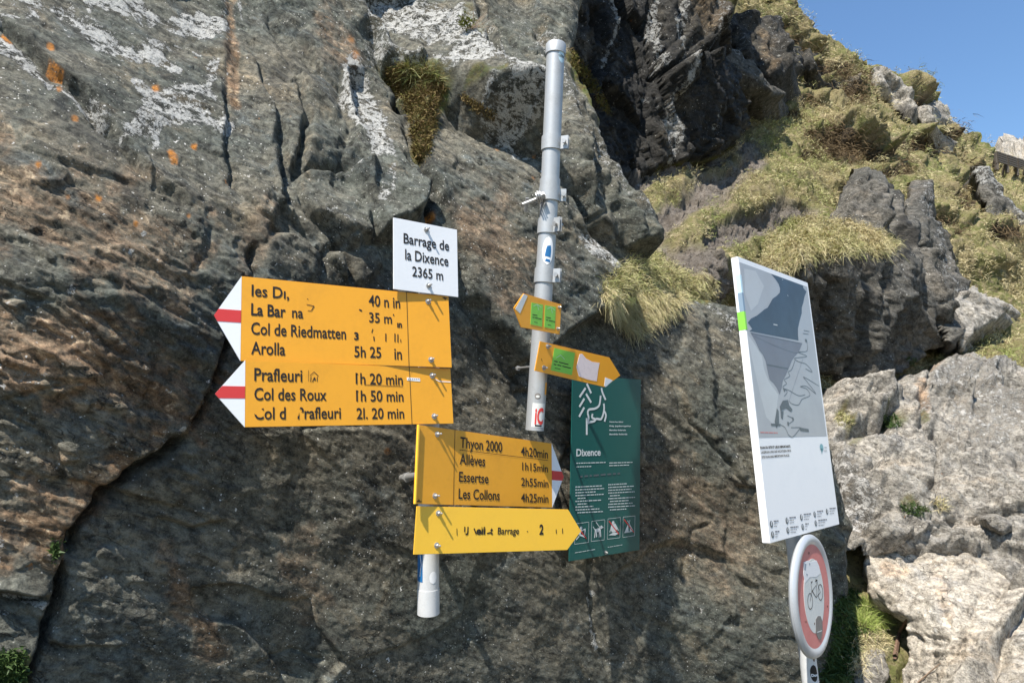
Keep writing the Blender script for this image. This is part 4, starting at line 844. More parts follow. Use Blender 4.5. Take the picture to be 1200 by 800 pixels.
# rock anchors that hold the poles to the cliff
for (px, py), tgt, lab in (((470, 560), WB + (WT - WB) * .36, 'steel anchor rod from the rock to the white pole, left of the lower yellow signs'), ((606, 404), LB + (LT - LB) * .36, 'thin steel anchor with nut left of the steel pole, between the orange signs'),
                           ((603, 432), LB + (LT - LB) * .27, 'lower thin steel anchor with nut at the left edge of the orange sign pointing right')):
    a_ = Vector(on_cliff(px, py)); r_ = empty('rock_anchor', a_); m_, L_ = pole_frame(tgt, a_ - (tgt - a_) * .15); m_.translation = (m_.translation - a_)
    big = px < 500; lathe('rod', [(.011 if big else .004, 0), (.011 if big else .004, L_)], M['bolt'], r_, 14, m_)
    lathe('nut', [(.016 if big else .009, L_ * .3), (.016 if big else .009, L_ * .3 + .012)], M['bolt'], r_, 6, m_, False); tag(r_, lab, 'anchor')

# ---- big yellow direction signs ------------------------------------------------
POSES = {
'A': ((-0.6315, 1.4757, 1.9746), (0.839, 0.5433, 0.031), (0.0647, -0.0429, -0.997), 0.5417, 0.2008),
'B': ((-0.6118, 1.4776, 1.7774), (0.8045, 0.5933, 0.0283), (0.0747, -0.0538, -0.9958), 0.5470, 0.1530),
'C': ((-0.2515, 1.7387, 1.6366), (0.6661, 0.7402, -0.0919), (-0.0066, -0.1174, -0.9931), 0.5739, 0.2043),
'D': ((-0.2535, 1.7736, 1.4219), (0.7827, 0.6173, -0.0798), (-0.0366, -0.0823, -0.9959), 0.5514, 0.1230),
'W': ((-0.3147, 1.6525, 2.1793), (0.8164, 0.5772, 0.0167), (0.0321, -0.0165, -0.9993), 0.1954, 0.1952),
'G': ((0.2108, 2.2485, 1.819), (0.7957, 0.6057, 0.0069), (-0.0278, 0.0479, -0.9985), 0.3514, 0.6304),
'S1': ((0.0335, 1.8995, 2.0276), (0.6801, 0.7329, -0.0181), (-0.0332, 0.0062, -0.9994), 0.1805, 0.0995),
'S2': ((0.0805, 1.9322, 1.8919), (0.7103, 0.7005, -0.0696), (-0.0869, -0.0109, -0.9962), 0.3424, 0.0949),
'M': ((0.7305, 2.0357, 2.1827), (0.7203, 0.6936, 0.0119), (0.046, -0.0307, -0.9985), 0.5577, 0.8944),
}
# every sheet sits where its own post carries it: distance trimmed so that overlapping sheets clear one another
TRIM = {'B': .984, 'C': .975, 'D': .955, 'W': 1.012, 'S1': .955, 'S2': .985, 'G': 1.05}
def trimmed(k, o, u, v, w_, h_):
    s_ = TRIM.get(k, 1.0); return Frame(tuple(CAM + (np.array(o) - CAM) * s_), u, v, w_ * s_, h_ * s_)
FR = {k: trimmed(k, *p) for k, p in POSES.items()}
def tip(root, f, base_top, base_bot, apex, r0, r1, mat=None):
    """white arrow head with a red band; points are local"""
    t_ = prism('arrow_tip', [base_top, apex, base_bot], -TH, 0, M['white'], root)
    def on(p, q, s): return (p[0] + (q[0] - p[0]) * s, p[1] + (q[1] - p[1]) * s)
    a, b = on(base_top, base_bot, r0), on(base_top, base_bot, r1); fy = (apex[1] - base_top[1]) / (base_bot[1] - base_top[1])
    pts = [a]
    s0 = r0 / fy; s1 = (1 - r1) / (1 - fy); c = on(base_top, apex, s0) if s0 < 1 else apex; d = on(base_bot, apex, s1) if s1 < 1 else apex
    ins_ = .985; poly = [a, c, apex, d, b] if (s0 < 1 and s1 < 1) else [a, apex, b]
    prism('red_band', poly, -TH - .0002, .0006, M['red'], t_); return t_

f = FR['A']; z1 = zoomf(f, 240, 240, 3.75)
r = tag(f.root('direction_sign'), 'topmost big yellow arrow sign pointing left, with worn lettering and Arolla as its last line', 'sign', 'yellow direction signs')
TL, TR, BR, BL = (0, 0), (f.w, 0), (f.w, -f.h), (0, -f.h)
prism('panel', [TL, TR, BR, BL], -TH, 0, M['yellow'], r, .0006)
tip(r, f, (0, 0), (-.0, -f.h), z1(40, 485), .41, .555)
def LT_(z, r, body, x0, yb, x1, yt, **k):
    a = z(x0, yb); b = z(x1, yb + (x1 - x0) * k.pop('sl', 0)); c = z(x0, yt); return lettering(r, body, a, b[0], c[1] - a[1], **k)
LT_(z1, r, 'Ies Dı,', 205, 400, 370, 350, sl=.045, label='worn first line'); LT_(z1, r, '40 n in', 720, 443, 858, 395, sl=.03)
LT_(z1, r, 'La Bar', 203, 484, 355, 432, bold=.006); LT_(z1, r, 'na', 383, 495, 432, 448)
multi('worn_print', [seg(z1(450, 412), z1(453, 416), .002), seg(z1(447, 438), z1(480, 445), .0018), seg(z1(480, 445), z1(468, 465), .002), seg(z1(452, 465), z1(468, 466), .0015), seg(z1(678, 460), z1(690, 466), .004),
     seg(z1(738, 545), z1(733, 562), .0022), seg(z1(742, 578), z1(744, 598), .003), seg(z1(795, 565), z1(795, 600), .003), seg(z1(835, 565), z1(835, 602), .003), seg(z1(848, 568), z1(848, 604), .003), seg(z1(860, 590), z1(861, 604), .002), seg(z1(828, 480), z1(830, 488), .003),
     seg(z1(1045, 408), z1(1066, 411), .003), seg(z1(1054, 405), z1(1056, 418), .003)], M['ink'], r)
LT_(z1, r, '35 m', 722, 515, 822, 472); LT_(z1, r, 'ın', 845, 538, 866, 510, bold=.02)
LT_(z1, r, 'Col de Riedmatten', 203, 568, 620, 515, sl=.03); LT_(z1, r, '3', 656, 592, 676, 560, bold=.02)
LT_(z1, r, 'Arolla', 203, 655, 353, 600); LT_(z1, r, '5h 25', 657, 668, 775, 620); LT_(z1, r, 'in', 833, 678, 866, 628)
stroke('dividing_line', [z1(886, 385), z1(897, 712)], .0014, M['ink'], r)
for p in ((980, 425), (993, 680)): bolt(r, z1(*p), 0)

f = FR['B']; z2 = zoomf(f, 240, 400, 3.75)
r = tag(f.root('direction_sign'), 'second big yellow sign pointing left, its first line reading Prafleuri with a house symbol', 'sign', 'yellow direction signs')
prism('panel', [(0, 0), (f.w, 0), (f.w, -f.h), (0, -f.h)], -TH, 0, M['yellow'], r, .0006)
tip(r, f, (0, 0), (0, -f.h), z2(45, 230), .395, .575)
LT_(z2, r, 'Prafleuri', 217, 172, 428, 116); LT_(z2, r, '1h 20 min', 663, 186, 870, 138); LT_(z2, r, 'Col des Roux', 217, 257, 535, 203); LT_(z2, r, '1h 50 min', 665, 262, 873, 214)
LT_(z2, r, 'Col de Prafleuri', 217, 342, 598, 288, erase=((-.01, .42, .085, 1.2), (.35, -.2, .47, 1.3), (.47, .45, .52, 1.2), (.50, -.2, .545, .55), (.84, .55, .89, 1.1)), label='worn third line'); LT_(z2, r, '2l. 20 min', 667, 340, 876, 292)
stroke('underline', [z2(700, 190), z2(870, 198)], .0014, M['ink'], r); stroke('dividing_line', [z2(898, 112), z2(910, 366)], .0014, M['ink'], r)
multi('figure_flags', [thin_(z2, (664, 149), (672, 141)), thin_(z2, (666, 224), (674, 217))], M['ink'], r)
hs = [(462, 150), (478, 132), (498, 152)]; multi('house_symbol', [seg(z2(462, 150), z2(480, 134), .0014), seg(z2(480, 134), z2(499, 152), .0014), seg(z2(466, 152), z2(464, 178), .0014), seg(z2(494, 154), z2(493, 176), .0014), seg(z2(472, 178), z2(480, 160), .002), seg(z2(482, 158), z2(484, 172), .003), seg(z2(455, 126), z2(455, 176), .0008)], M['ink'], r)
prism('sticker', [z2(888, 158), z2(945, 162), z2(946, 176), z2(889, 171)], 0, .0008, M['white'], r)['label'] = 'thin white label across the dividing line'
multi('sticker_print', [seg(z2(892 + i * 9, 165.5), z2(897 + i * 9, 166.5), .0018) for i in range(6)], M['ink'], r, .0012)
stroke('scratch', [z2(1012, 166), z2(1030, 175), z2(1080, 178)], .0022, M['white'], r)
for p in ((998, 150), (1007, 328)): bolt(r, z2(*p), 0)

f = FR['C']; z3 = zoomf(f, 460, 480, 4.615)
r = tag(f.root('direction_sign'), 'big yellow sign pointing right with a white tip, listing Thyon 2000 to Les Collons', 'sign', 'yellow direction signs')
prism('panel', [(0, 0), (f.w, 0), (f.w, -f.h), (0, -f.h)], -TH, 0, M['yellow'], r, .0006)
tip(r, f, (f.w, 0), (f.w, -f.h), z3(925, 362), .43, .575)
LT_(z3, r, 'Thyon 2000', 365, 203, 592, 145); LT_(z3, r, '4h20min', 693, 247, 840, 198, sl=.07)
LT_(z3, r, 'Allèves', 362, 293, 500, 235); LT_(z3, r, '1h15min', 700, 325, 840, 283); LT_(z3, r, 'Essertse', 358, 387, 518, 333); LT_(z3, r, '2h55min', 695, 410, 842, 366)
LT_(z3, r, 'Les Collons', 356, 480, 578, 424); LT_(z3, r, '4h25min', 694, 497, 842, 450)
stroke('underline', [z3(362, 216), z3(840, 273)], .0014, M['ink'], r); stroke('dividing_line', [z3(337, 108), z3(328, 514)], .0016, M['ink'], r)
multi('maker_mark', [seg(z3(130, 495), z3(155, 496), .003), seg(z3(142, 484), z3(142, 492), .004)], M['ink'], r)
for p in ((240, 132), (228, 465)): bolt(r, z3(*p), 0)
prism('side_flange', [z3(133, 80), z3(140, 84), z3(120, 508), z3(114, 508)], 0, .006, M['yellow_pale'], r)

f = FR['D']
r = tag(f.root('direction_sign'), 'lowest yellow sign, plain pointed right end, with half worn off lettering and the word Barrage', 'sign', 'yellow direction signs')
P_ = [(0, 0), z3(950, 538)[:2], z3(1020, 655), z3(945, 757), (0, -f.h)]; zd = zoomf(f, 460, 480, 4.615)
prism('panel', [(0, 0), zd(950, 538), zd(1020, 655), zd(945, 757), (0, -f.h)], -TH, 0, M['yellow_pale'], r, .0006)
multi('worn_print', [seg(zd(347, 640), zd(348, 678), .0018), seg(zd(440, 640), zd(452, 672), .004), seg(zd(408, 655), zd(404, 675), .003), seg(zd(726, 655), zd(732, 659), .0024), seg(zd(884, 645), zd(885, 668), .003), seg(zd(918, 640), zd(919, 668), .003), seg(zd(510, 668), zd(530, 662), .0035)], M['ink'], r)
LT_(zd, r, 'U', 385, 675, 408, 632, bold=.02, erase=((-.1, -.1, .35, .35),)); LT_(zd, r, 'ell', 452, 672, 500, 632, bold=.02, erase=((.4, .6, 1.1, 1.3),)); LT_(zd, r, 't', 527, 672, 541, 632, bold=.02)
LT_(zd, r, 'Barrage', 568, 672, 683, 635); LT_(zd, r, '2', 793, 672, 815, 620, bold=.02)
for p in ((247, 558), (238, 732)): bolt(r, zd(*p), 0)

f = FR['W']; zw1 = zoomf(f, 240, 240, 3.75)
r = tag(f.root('name_plate'), 'white square plate reading Barrage de la Dixence 2365 m, on top of the yellow signs', 'sign')
prism('panel', [(0, 0), (f.w, 0), (f.w, -f.h), (0, -f.h)], -TH, 0, M['white'], r, .0006)
LT_(zw1, r, 'Barrage de', 873, 168, 1073, 124, sl=.1); LT_(zw1, r, 'la Dixence', 880, 240, 1070, 194, sl=.1); LT_(zw1, r, '2365 m', 911, 313, 1047, 270, sl=.1)
for p in ((973, 110), (983, 355)): bolt(r, zw1(*p), 0)

# ---- small orange signs -----------------------------------------------------------
f = FR['S1']; zs = zoomf(f, 570, 270, 6)
r = tag(f.root('waymark_sign'), 'smallest orange sign, pointing left, with two lime green stickers', 'sign')
prism('panel', [zs(262, 442), zs(528, 520), zs(515, 730), zs(245, 680), zs(193, 545)], -TH, 0, M['orange'], r, .0006)
prism('tip_patch', [zs(262, 447), zs(289, 460), zs(236, 583), zs(203, 552)], 0, .0006, M['offwhite'], r)
for i, q in enumerate(([(316, 507), (397, 522), (390, 677), (309, 660)], [(412, 525), (487, 538), (480, 694), (407, 680)])):
    st_ = prism('sticker', [zs(*p) for p in q], 0, .0007, M['lime'], r); st_['label'] = ('left' if i == 0 else 'right') + ' lime green sticker'
    x0, y0 = q[0][0] + 6, (q[0][1] + q[3][1]) / 2 + 8
    multi('sticker_print', [seg(zs(x0, y0), zs(x0 + 34, y0 + 6), .0026), seg(zs(x0, y0 + 18), zs(x0 + 14, y0 + 21), .0026), seg(zs(x0 + 18, y0 + 22), zs(x0 + 64, y0 + 32), .0026), seg(zs(x0 + 12, y0 + 52), zs(x0 + 36, y0 + 57), .0018)], M['ink'], st_, .0011)
    multi('sticker_drawing', [seg(zs(x0 + 8, y0 - 60), zs(x0 + 34, y0 - 72), .0012), seg(zs(x0 + 34, y0 - 72), zs(x0 + 62, y0 - 50), .0012), seg(zs(x0 + 34, y0 - 72), zs(x0 + 44, y0 - 30), .0012)], M['offwhite'], st_, .0011)
for p in ((510, 540), (500, 690)): bolt(r, zs(*p), 0, .005, .009)
f = FR['S2']; zs = zoomf(f, 570, 380, 6)
r = tag(f.root('waymark_sign'), 'orange arrow sign pointing right with a lime sticker and a torn white label', 'sign')
prism('panel', [zs(378, 118), zs(865, 232), zs(943, 358), zs(833, 440), zs(340, 325)], -TH, 0, M['orange'], r, .0006)
st_ = prism('sticker', [zs(478, 165), zs(622, 200), zs(600, 356), zs(452, 322)], 0, .0007, M['lime'], r); st_['label'] = 'lime green sticker'
multi('sticker_print', [seg(zs(475, 258), zs(500, 263), .003), seg(zs(508, 265), zs(575, 282), .003), seg(zs(472, 280), zs(490, 284), .003), seg(zs(498, 285), zs(525, 291), .003), seg(zs(532, 293), zs(592, 308), .003), seg(zs(480, 306), zs(520, 316), .0018)], M['ink'], st_, .0011)
multi('sticker_drawing', [seg(zs(490, 235), zs(520, 215), .0013), seg(zs(520, 215), zs(548, 245), .0013)], M['offwhite'], st_, .0011)
o = prism('torn_label', [zs(655, 210), zs(672, 206), (zs(700, 240)), zs(742, 262), zs(795, 270), zs(784, 330), zs(775, 400), zs(715, 388), zs(650, 365), zs(640, 330), zs(632, 300)], 0, .0006, M['pinkpaper'], r)
prism('corner_patch', [zs(835, 372), zs(889, 393), zs(838, 439), zs(828, 432)], 0, .0006, M['white'], r)
for p in ((430, 155), (403, 305)): bolt(r, zs(*p), 0, .0075, .014)
stroke('scratch', [zs(385, 240), zs(392, 262)], .0016, M['ink'], r)

# ---- green notice board -------------------------------------------------------------
f = FR['G']; ga = zoomf(f, 650, 430, 6.153); gb = zoomf(f, 650, 540, 6.153)
r = tag(f.root('notice_board'), 'dark green notice board headed Dixence with a white tree and deer emblem', 'notice board')
prism('panel', [(0, 0), (f.w, 0), (f.w, -f.h), (0, -f.h)], -.004, 0, M['teal'], r, .0008)
def curve(z, pts, n=5):
    P_ = [Vector(z(*p)) for p in pts]; out = []
    for i in range(len(P_) - 1):
        p0, p1, p2, p3 = P_[max(i - 1, 0)], P_[i], P_[i + 1], P_[min(i + 2, len(P_) - 1)]
        for k in range(n): t = k / n; out.append(.5 * ((2 * p1) + (p2 - p0) * t + (2 * p0 - 5 * p1 + 4 * p2 - p3) * t * t + (3 * p1 - 3 * p2 + p3 - p0) * t ** 3))
    return [tuple(p) for p in out] + [tuple(P_[-1])]
em = link('emblem', None, None, r); lw = .0088
for k, pts in enumerate(([(230, 118), (262, 188)], [(222, 150), (178, 216)], [(225, 192), (262, 255)], [(213, 226), (177, 286)], [(212, 290), (175, 357)], [(230, 366), (230, 488)])):
    stroke('emblem_stroke', [ga(*p) for p in pts], lw, M['tealink'], em, .0009 + k * .00002)
for k, pts in enumerate(([(236, 330), (246, 306), (290, 298), (318, 278), (326, 245), (330, 205)], [(336, 150), (342, 180), (366, 236)], [(352, 262), (355, 300), (345, 350), (330, 375), (300, 372), (285, 388), (255, 396), (238, 402)], [(272, 336), (268, 362), (290, 374)], [(352, 312), (368, 345), (358, 392)], [(236, 330), (243, 365), (238, 402)])):
    stroke('emblem_stroke', curve(ga, pts), lw * .95, M['tealink'], em, .0011 + k * .00002)
for i, (s_, x1) in enumerate((('District franc fédéral', 492), ('Eidg. Jagdbanngebiet', 548), ('Bandita federale', 512), ('Bandida federala', 523))):
    LT_(ga, r, s_, 394, 398 + i * 30, x1, 389 + i * 29.5, mat=M['tealink'], sl=-.03, bold=.015)
LT_(ga, r, 'Dixence', 155, 641, 330, 590, mat=M['tealink'], bold=.008, sl=-.03)
rr = random.Random(4)
def word_bars(z, x0, y0, x1, sl, hh, mat=None, par=None, zz=.0009, wmin=9, wmax=30, gap=4):
    ps = []; x = x0
    while x < x1 - 3:
        e = min(x + rr.uniform(wmin, wmax), x1); ps.append(seg(z(x, y0 + (x - x0) * sl), z(e, y0 + (e - x0) * sl), hh)); x = e + gap
    return ps
ps = []
for x0, y0, x1 in ((155, 692, 368), (155, 718, 262), (392, 690, 560), (392, 709, 535)): ps += word_bars(ga, x0, y0, x1, -.03, .0030)
multi('small_print', ps, M['tealink'], r)['label'] = 'two short white lines of small print in each column under the title'
multi('faded_print', word_bars(ga, 182, 788, 470, -.08, .006, wmin=14, wmax=40, gap=12), M['mapdark'], r)
ps = []
for i, (x1, ind) in enumerate(((340, 1), (355, 1), (295, 1), (352, 1), (222, 0), (340, 1), (232, 0), (277, 1), (322, 1), (350, 0))):
    y = 186 + i * 20.6; ps += word_bars(gb, 163, y, x1, -.05, .0032); ps += [seg(gb(149, y + .5), gb(158, y), .0042)] if ind else []
for i, (x1, ind) in enumerate(((520, 1), (570, 1), (552, 1), (575, 1), (468, 0), (578, 1), (532, 0), (560, 1), (578, 1), (515, 0))):
    y = 169 + i * 20.2; ps += word_bars(gb, 397, y, x1, -.055, .0032); ps += [seg(gb(386, y + .5), gb(394, y), .0042)] if ind else []
ps += word_bars(gb, 145, 660, 290, -.17, .0018) + word_bars(gb, 382, 620, 487, -.17, .0018)
multi('rules_text', ps, M['tealink'], r)['label'] = 'two columns of small white rules'
BX = [((143, 452), (245, 438), (243, 584), (143, 598)), ((266, 433), (360, 421), (356, 567), (262, 578)), ((383, 415), (473, 405), (469, 551), (379, 562)), ((493, 402), (578, 394), (575, 536), (490, 549))]
for i, q in enumerate(BX):
    b_ = multi('pictogram', [seg(gb(*q[k]), gb(*q[(k + 1) % 4]), .0014) for k in range(4)], M['tealink'], r)
    cx, cy = sum(p[0] for p in q) / 4, sum(p[1] for p in q) / 4; g = lambda x, y: gb(cx + x, cy + y - x * .1)
    red = None
    if i == 1:
        b_['label'] = 'dog on a lead pictogram'
        multi('figure', [[g(-24, -12), g(14, -18), g(20, -2), g(16, 12), g(-22, 10)], seg(g(-20, 5), g(-25, 50), .0045), seg(g(-12, 5), g(-10, 46), .0045), seg(g(10, 5), g(8, 50), .0045), seg(g(17, 5), g(20, 48), .0045), disc(g(24, -22), .0062), seg(g(28, -22), g(38, -18), .004), seg(g(-24, -10), g(-36, -32), .0025), seg(g(14, -20), g(-14, -62), .0028), seg(g(14, -20), g(24, -20), .006)], M['tealink'], b_, .001)
    elif i == 2:
        b_['label'] = 'struck out camping fire pictogram'
        multi('figure', [[g(-40, 46), g(0, 28), g(36, 38), g(10, 52)], disc(g(-6, -40), .007), [g(-18, -30), g(10, -34), g(26, 0), g(14, 26), g(-14, 28), g(-26, 2)], seg(g(-22, 0), g(-30, 26), .004), seg(g(24, 0), g(32, 20), .004)], M['tealink'], b_, .001); red = 1
    elif i == 3:
        b_['label'] = 'struck out tent pictogram'
        multi('figure', [[g(-34, 44), g(-6, -20), g(-2, 40)], [g(8, 38), g(4, -20), g(32, 34)], seg(g(-10, -44), g(6, -16), .0025), seg(g(8, -46), g(-2, -16), .0025), seg(g(-30, 42), g(30, 36), .003)], M['tealink'], b_, .001); red = 1
    else:
        b_['label'] = 'struck out pictogram half hidden by the yellow sign tip'
        multi('figure', [disc(g(-4, -36), .006), seg(g(-4, -30), g(-16, 10), .008), seg(g(-16, 10), g(26, 30), .006), seg(g(-10, -14), g(26, -26), .004), seg(g(26, -30), g(20, 26), .004), seg(g(-40, 44), g(-18, 20), .004)], M['tealink'], b_, .001); red = 1
    if red: multi('red_bar', [seg(g(-36, -56), g(34, 44), .0042)], M['red'], b_, .0013)
bolt(r, gb(368, 658), 0, .007, .010)
prism('standoff', rect(gb(360, 640), gb(376, 670)), -.09, -.0045, M['rusty'], r)
bpy.data.objects[r.name]

# ---- map board ------------------------------------------------------------------------
f = FR['M']; ma = zoomf(f, 840, 290, 7.275); mb = zoomf(f, 840, 380, 5.714); mc = zoomf(f, 860, 500, 5.333); md_ = zoomf(f, 890, 560, 10)
r = tag(f.root('map_board'), 'tall white board with a grey map of the dam and lake, above the bicycle sign', 'map board')
prism('panel', [(0, 0), (f.w, 0), (f.w, -f.h), (0, -f.h)], -.024, 0, M['white'], r, .0015)
mp = prism('map_print', [(.006, -.018), (f.w - .012, -.018), (f.w - .012, mb(300, 757)[1]), (.006, mb(300, 757)[1])], 0, .0005, M['mapgrey'], r)
Z = .0008
lk = [(460, 218), (600, 268), (735, 325), (735, 345), (762, 375), (745, 420), (735, 470), (722, 510), (722, 560), (705, 620), (690, 690), (690, 740), (695, 792), (480, 752), (275, 712), (300, 695), (285, 670), (262, 640), (290, 605), (340, 580), (380, 548), (400, 530), (432, 512), (450, 480), (475, 435), (505, 415), (535, 385), (538, 350), (525, 310), (495, 265)]
def clipx(p): return (min(max(p[0], .007), f.w - .014), min(p[1], -.0195))
multi('map_lake', [[clipx(ma(*p)) for p in lk]], M['mapblue'], mp, Z)
multi('map_dam', [[mb(*p) for p in [(222, 52), (400, 88), (572, 126), (548, 182), (520, 215), (500, 245), (480, 295), (460, 340), (440, 380), (432, 430), (420, 470), (400, 425), (380, 395), (352, 370), (340, 320), (325, 245), (305, 200), (285, 175), (255, 110)]]], M['mapdam'], mp, Z)
multi('map_ridge', [[clipx(mb(*p)) for p in [(190, 60), (250, 130), (300, 210), (315, 300), (345, 380), (410, 470), (400, 560), (385, 680), (330, 620), (290, 470), (250, 300), (215, 140)]], [clipx(ma(*p)) for p in [(230, 180), (330, 200), (400, 330), (350, 480), (290, 540), (240, 400)]]], M['mapmid'], mp, .00065)
multi('map_line', [seg(mb(335, 270), mb(475, 297), .005)] + [seg(mb(228, 62), mb(560, 128), .0012)] + [seg(a, b, .0012) for a, b in zip(curve(mb, [(250, 80), (380, 140), (520, 190), (560, 180)])[:-1], curve(mb, [(250, 80), (380, 140), (520, 190), (560, 180)])[1:])], M['mapdark'], mp, .0010)
roads = [[(600, 105), (606, 150), (598, 180), (545, 186), (602, 214), (520, 226), (548, 250), (596, 266), (638, 318), (592, 296)], [(682, 412), (582, 352), (604, 385), (662, 464), (600, 415), (558, 416), (600, 432), (622, 475), (570, 500), (545, 538), (500, 530), (482, 512)], [(440, 428), (480, 440), (545, 476), (590, 470)], [(522, 240), (500, 300), (475, 320), (488, 345), (450, 370), (466, 395), (440, 420), (470, 450), (450, 480)],
         [(418, 668), (455, 690), (480, 740), (510, 750), (548, 705), (560, 690), (495, 690)], [(580, 40), (618, 48)], [(575, 60), (612, 66)], [(470, 610), (515, 635), (475, 668)]]
ps = []
for rd in roads:
    c_ = curve(mb, rd, 4); ps += [seg(a, b, .0022) for a, b in zip(c_[:-1], c_[1:]) if (Vector(a) - Vector(b)).length > 1e-5]
multi('map_paths', ps, M['mapdark'], mp, .0010)
multi('map_line', [seg(mb(575, 230), mb(482, 510), .001)], M['mapdam'], mp, .0009)
multi('map_buildings', [[mb(440, 510), mb(475, 505), mb(482, 540), mb(505, 570), (mb(495, 585)), mb(462, 560), mb(425, 580), mb(420, 550)], [mb(425, 580), mb(445, 580), mb(440, 635), mb(428, 625)], [mb(400, 560), mb(412, 580), mb(415, 660), mb(398, 695), mb(385, 650), mb(395, 600)], [mb(360, 662), mb(425, 665), mb(422, 680), mb(362, 678)], [mb(550, 688), mb(612, 700), mb(615, 718), mb(558, 712)], disc(mb(508, 632), .006), disc(mb(476, 664), .007), disc(mb(596, 108), .009, .006), disc(mb(450, 438), .006)], M['mapdark'], mp, .0013)
multi('map_note', word_bars(mb, 290, 722, 405, .03, .003, wmin=10, wmax=30), M['pinkred'], mp, .001)
multi('map_symbol', [seg(ma(480, 655), ma(515, 662), .004), seg(ma(600, 405), ma(606, 415), .004), seg(ma(555, 272), ma(562, 276), .003)], M['mapmid'], mp, .0011)
for nm, q, mt in (('edge_strip', ((188, 232), (380,)), 'paleblue'), ('edge_strip', ((200, 380), (535,)), 'midblue'), ('edge_strip', ((190, 535), (688,)), 'lime')):
    y0 = ma(200, q[0][1])[1]; y1 = ma(200, q[1][0])[1]; bm = bmesh.new(); q1 = ma(215, 535)
    for a, b in (((-.0006, y0, -.014 if mt != 'lime' else -.023), (-.0006, y1, .0008)),):
        bm.faces.new([bm.verts.new(v) for v in ((a[0], y0, a[2]), (a[0], y1, a[2]), (a[0], y1, .0008), (a[0], y0, .0008))])
    bm.faces.new([bm.verts.new(v) for v in ((-.0006, y0, .0008), (-.0006, y1, .0008), (.010, y1, .0008), (.010, y0, .0008))])
    me = bpy.data.meshes.new(nm); bm.to_mesh(me); bm.free(); link(nm, me, M[mt], r)['label'] = {'paleblue': 'pale blue edge strip', 'midblue': 'grey blue edge strip', 'lime': 'lime green edge strip'}[mt]
LT_(mc, r, 'PLAN DU SITE ET LIEUX IMPORTANTS', 165, 137, 353, 122, bold=.02, sl=-.03); LT_(mc, r, 'LAGEPLAN UND DIE WICHTIGEN ORTE', 170, 166, 357, 151, sl=-.03); LT_(mc, r, 'SITE PLAN AND IMPORTANT PLACES', 174, 196, 347, 181, sl=-.03)
multi('drop_logo', [disc(mc(547, 128), .016, .013, 16), [mc(540, 135), mc(554, 135), mc(549, 172)]], flat_mat('logo_teal', (.18, .38, .42), .4), r)
multi('logo_text', word_bars(mc, 563, 128, 585, -.03, .003) + word_bars(mc, 563, 148, 580, -.03, .003), M['mapgrey'], r)
for i, (x, y, L_) in enumerate(((137, 538, 55), (152, 660, 50), (320, 497, 75), (330, 610, 95), (488, 458, 85), (505, 570, 40), (645, 423, 70), (658, 527, 100), (790, 390, 75))):
    ic = multi('legend_icon', [disc(md_(x, y), .0100)], M['mapdark'], r)
    multi('icon_figure', [seg(md_(x - 2, y - 22), md_(x + 3, y + 18), .004), disc(md_(x + 1, y - 24), .0025)], M['white'], ic, .0012)
    ps = word_bars(md_, x + 28, y - 35, x + 28 + L_, -.1, .0036, wmin=12, wmax=40); ps += word_bars(md_, x + 28, y - 5, x + 20 + L_ * .9, -.1, .0020, wmin=12, wmax=40) + word_bars(md_, x + 30, y + 25, x + 20 + L_ * .8, -.1, .0020, wmin=12, wmax=40)
    multi('legend_text', ps, M['mapdam'], ic)
for x_ in (.16, .16): pass
bk = link('back_rail', None, None, r)
for yy in (-.22, -.72):
    prism('rail_bar', [(.06, yy), (f.w - .06, yy), (f.w - .06, yy - .03), (.06, yy - .03)], -.036, -.0245, M['steel'], bk)

# ---- round no-cycling sign ---------------------------------------------------------------
cC = Vector(at(952.5, 697, 2.085)); yaw = math.radians(48.5); n_ = Vector((math.sin(yaw), -math.cos(yaw), .02)).normalized(); u_ = Vector((math.cos(yaw), math.sin(yaw), 0.0)); v_ = u_.cross(n_) * 1
fc = Frame(cC, u_, Vector((.03, .01, -1)), 0, 0); RO = .188
r = tag(empty('traffic_sign', mat4=fc.m), 'round no cycling sign with a faded red ring and stickers, under the map board', 'traffic sign')
lathe('rim', [(RO - .032, .003), (RO - .026, .008), (RO - .015, .010), (RO - .005, .007), (RO, .000), (RO - .001, -.008), (RO - .008, -.014), (RO - .03, -.014), (RO - .03, -.010)], M['ringgrey'], r, 64)
bpy.data.objects
def ring(name, r0, r1, z, mat, par, n=64):
    bm = bmesh.new(); A0 = [bm.verts.new((r0 * math.cos(2 * math.pi * i / n), r0 * math.sin(2 * math.pi * i / n), z)) for i in range(n)]; A1 = [bm.verts.new((r1 * math.cos(2 * math.pi * i / n), r1 * math.sin(2 * math.pi * i / n), z)) for i in range(n)]
    for i in range(n): bm.faces.new((A0[i], A1[i], A1[(i + 1) % n], A0[(i + 1) % n]))
    me = bpy.data.meshes.new(name); bm.to_mesh(me); bm.free(); return link(name, me, mat, par)

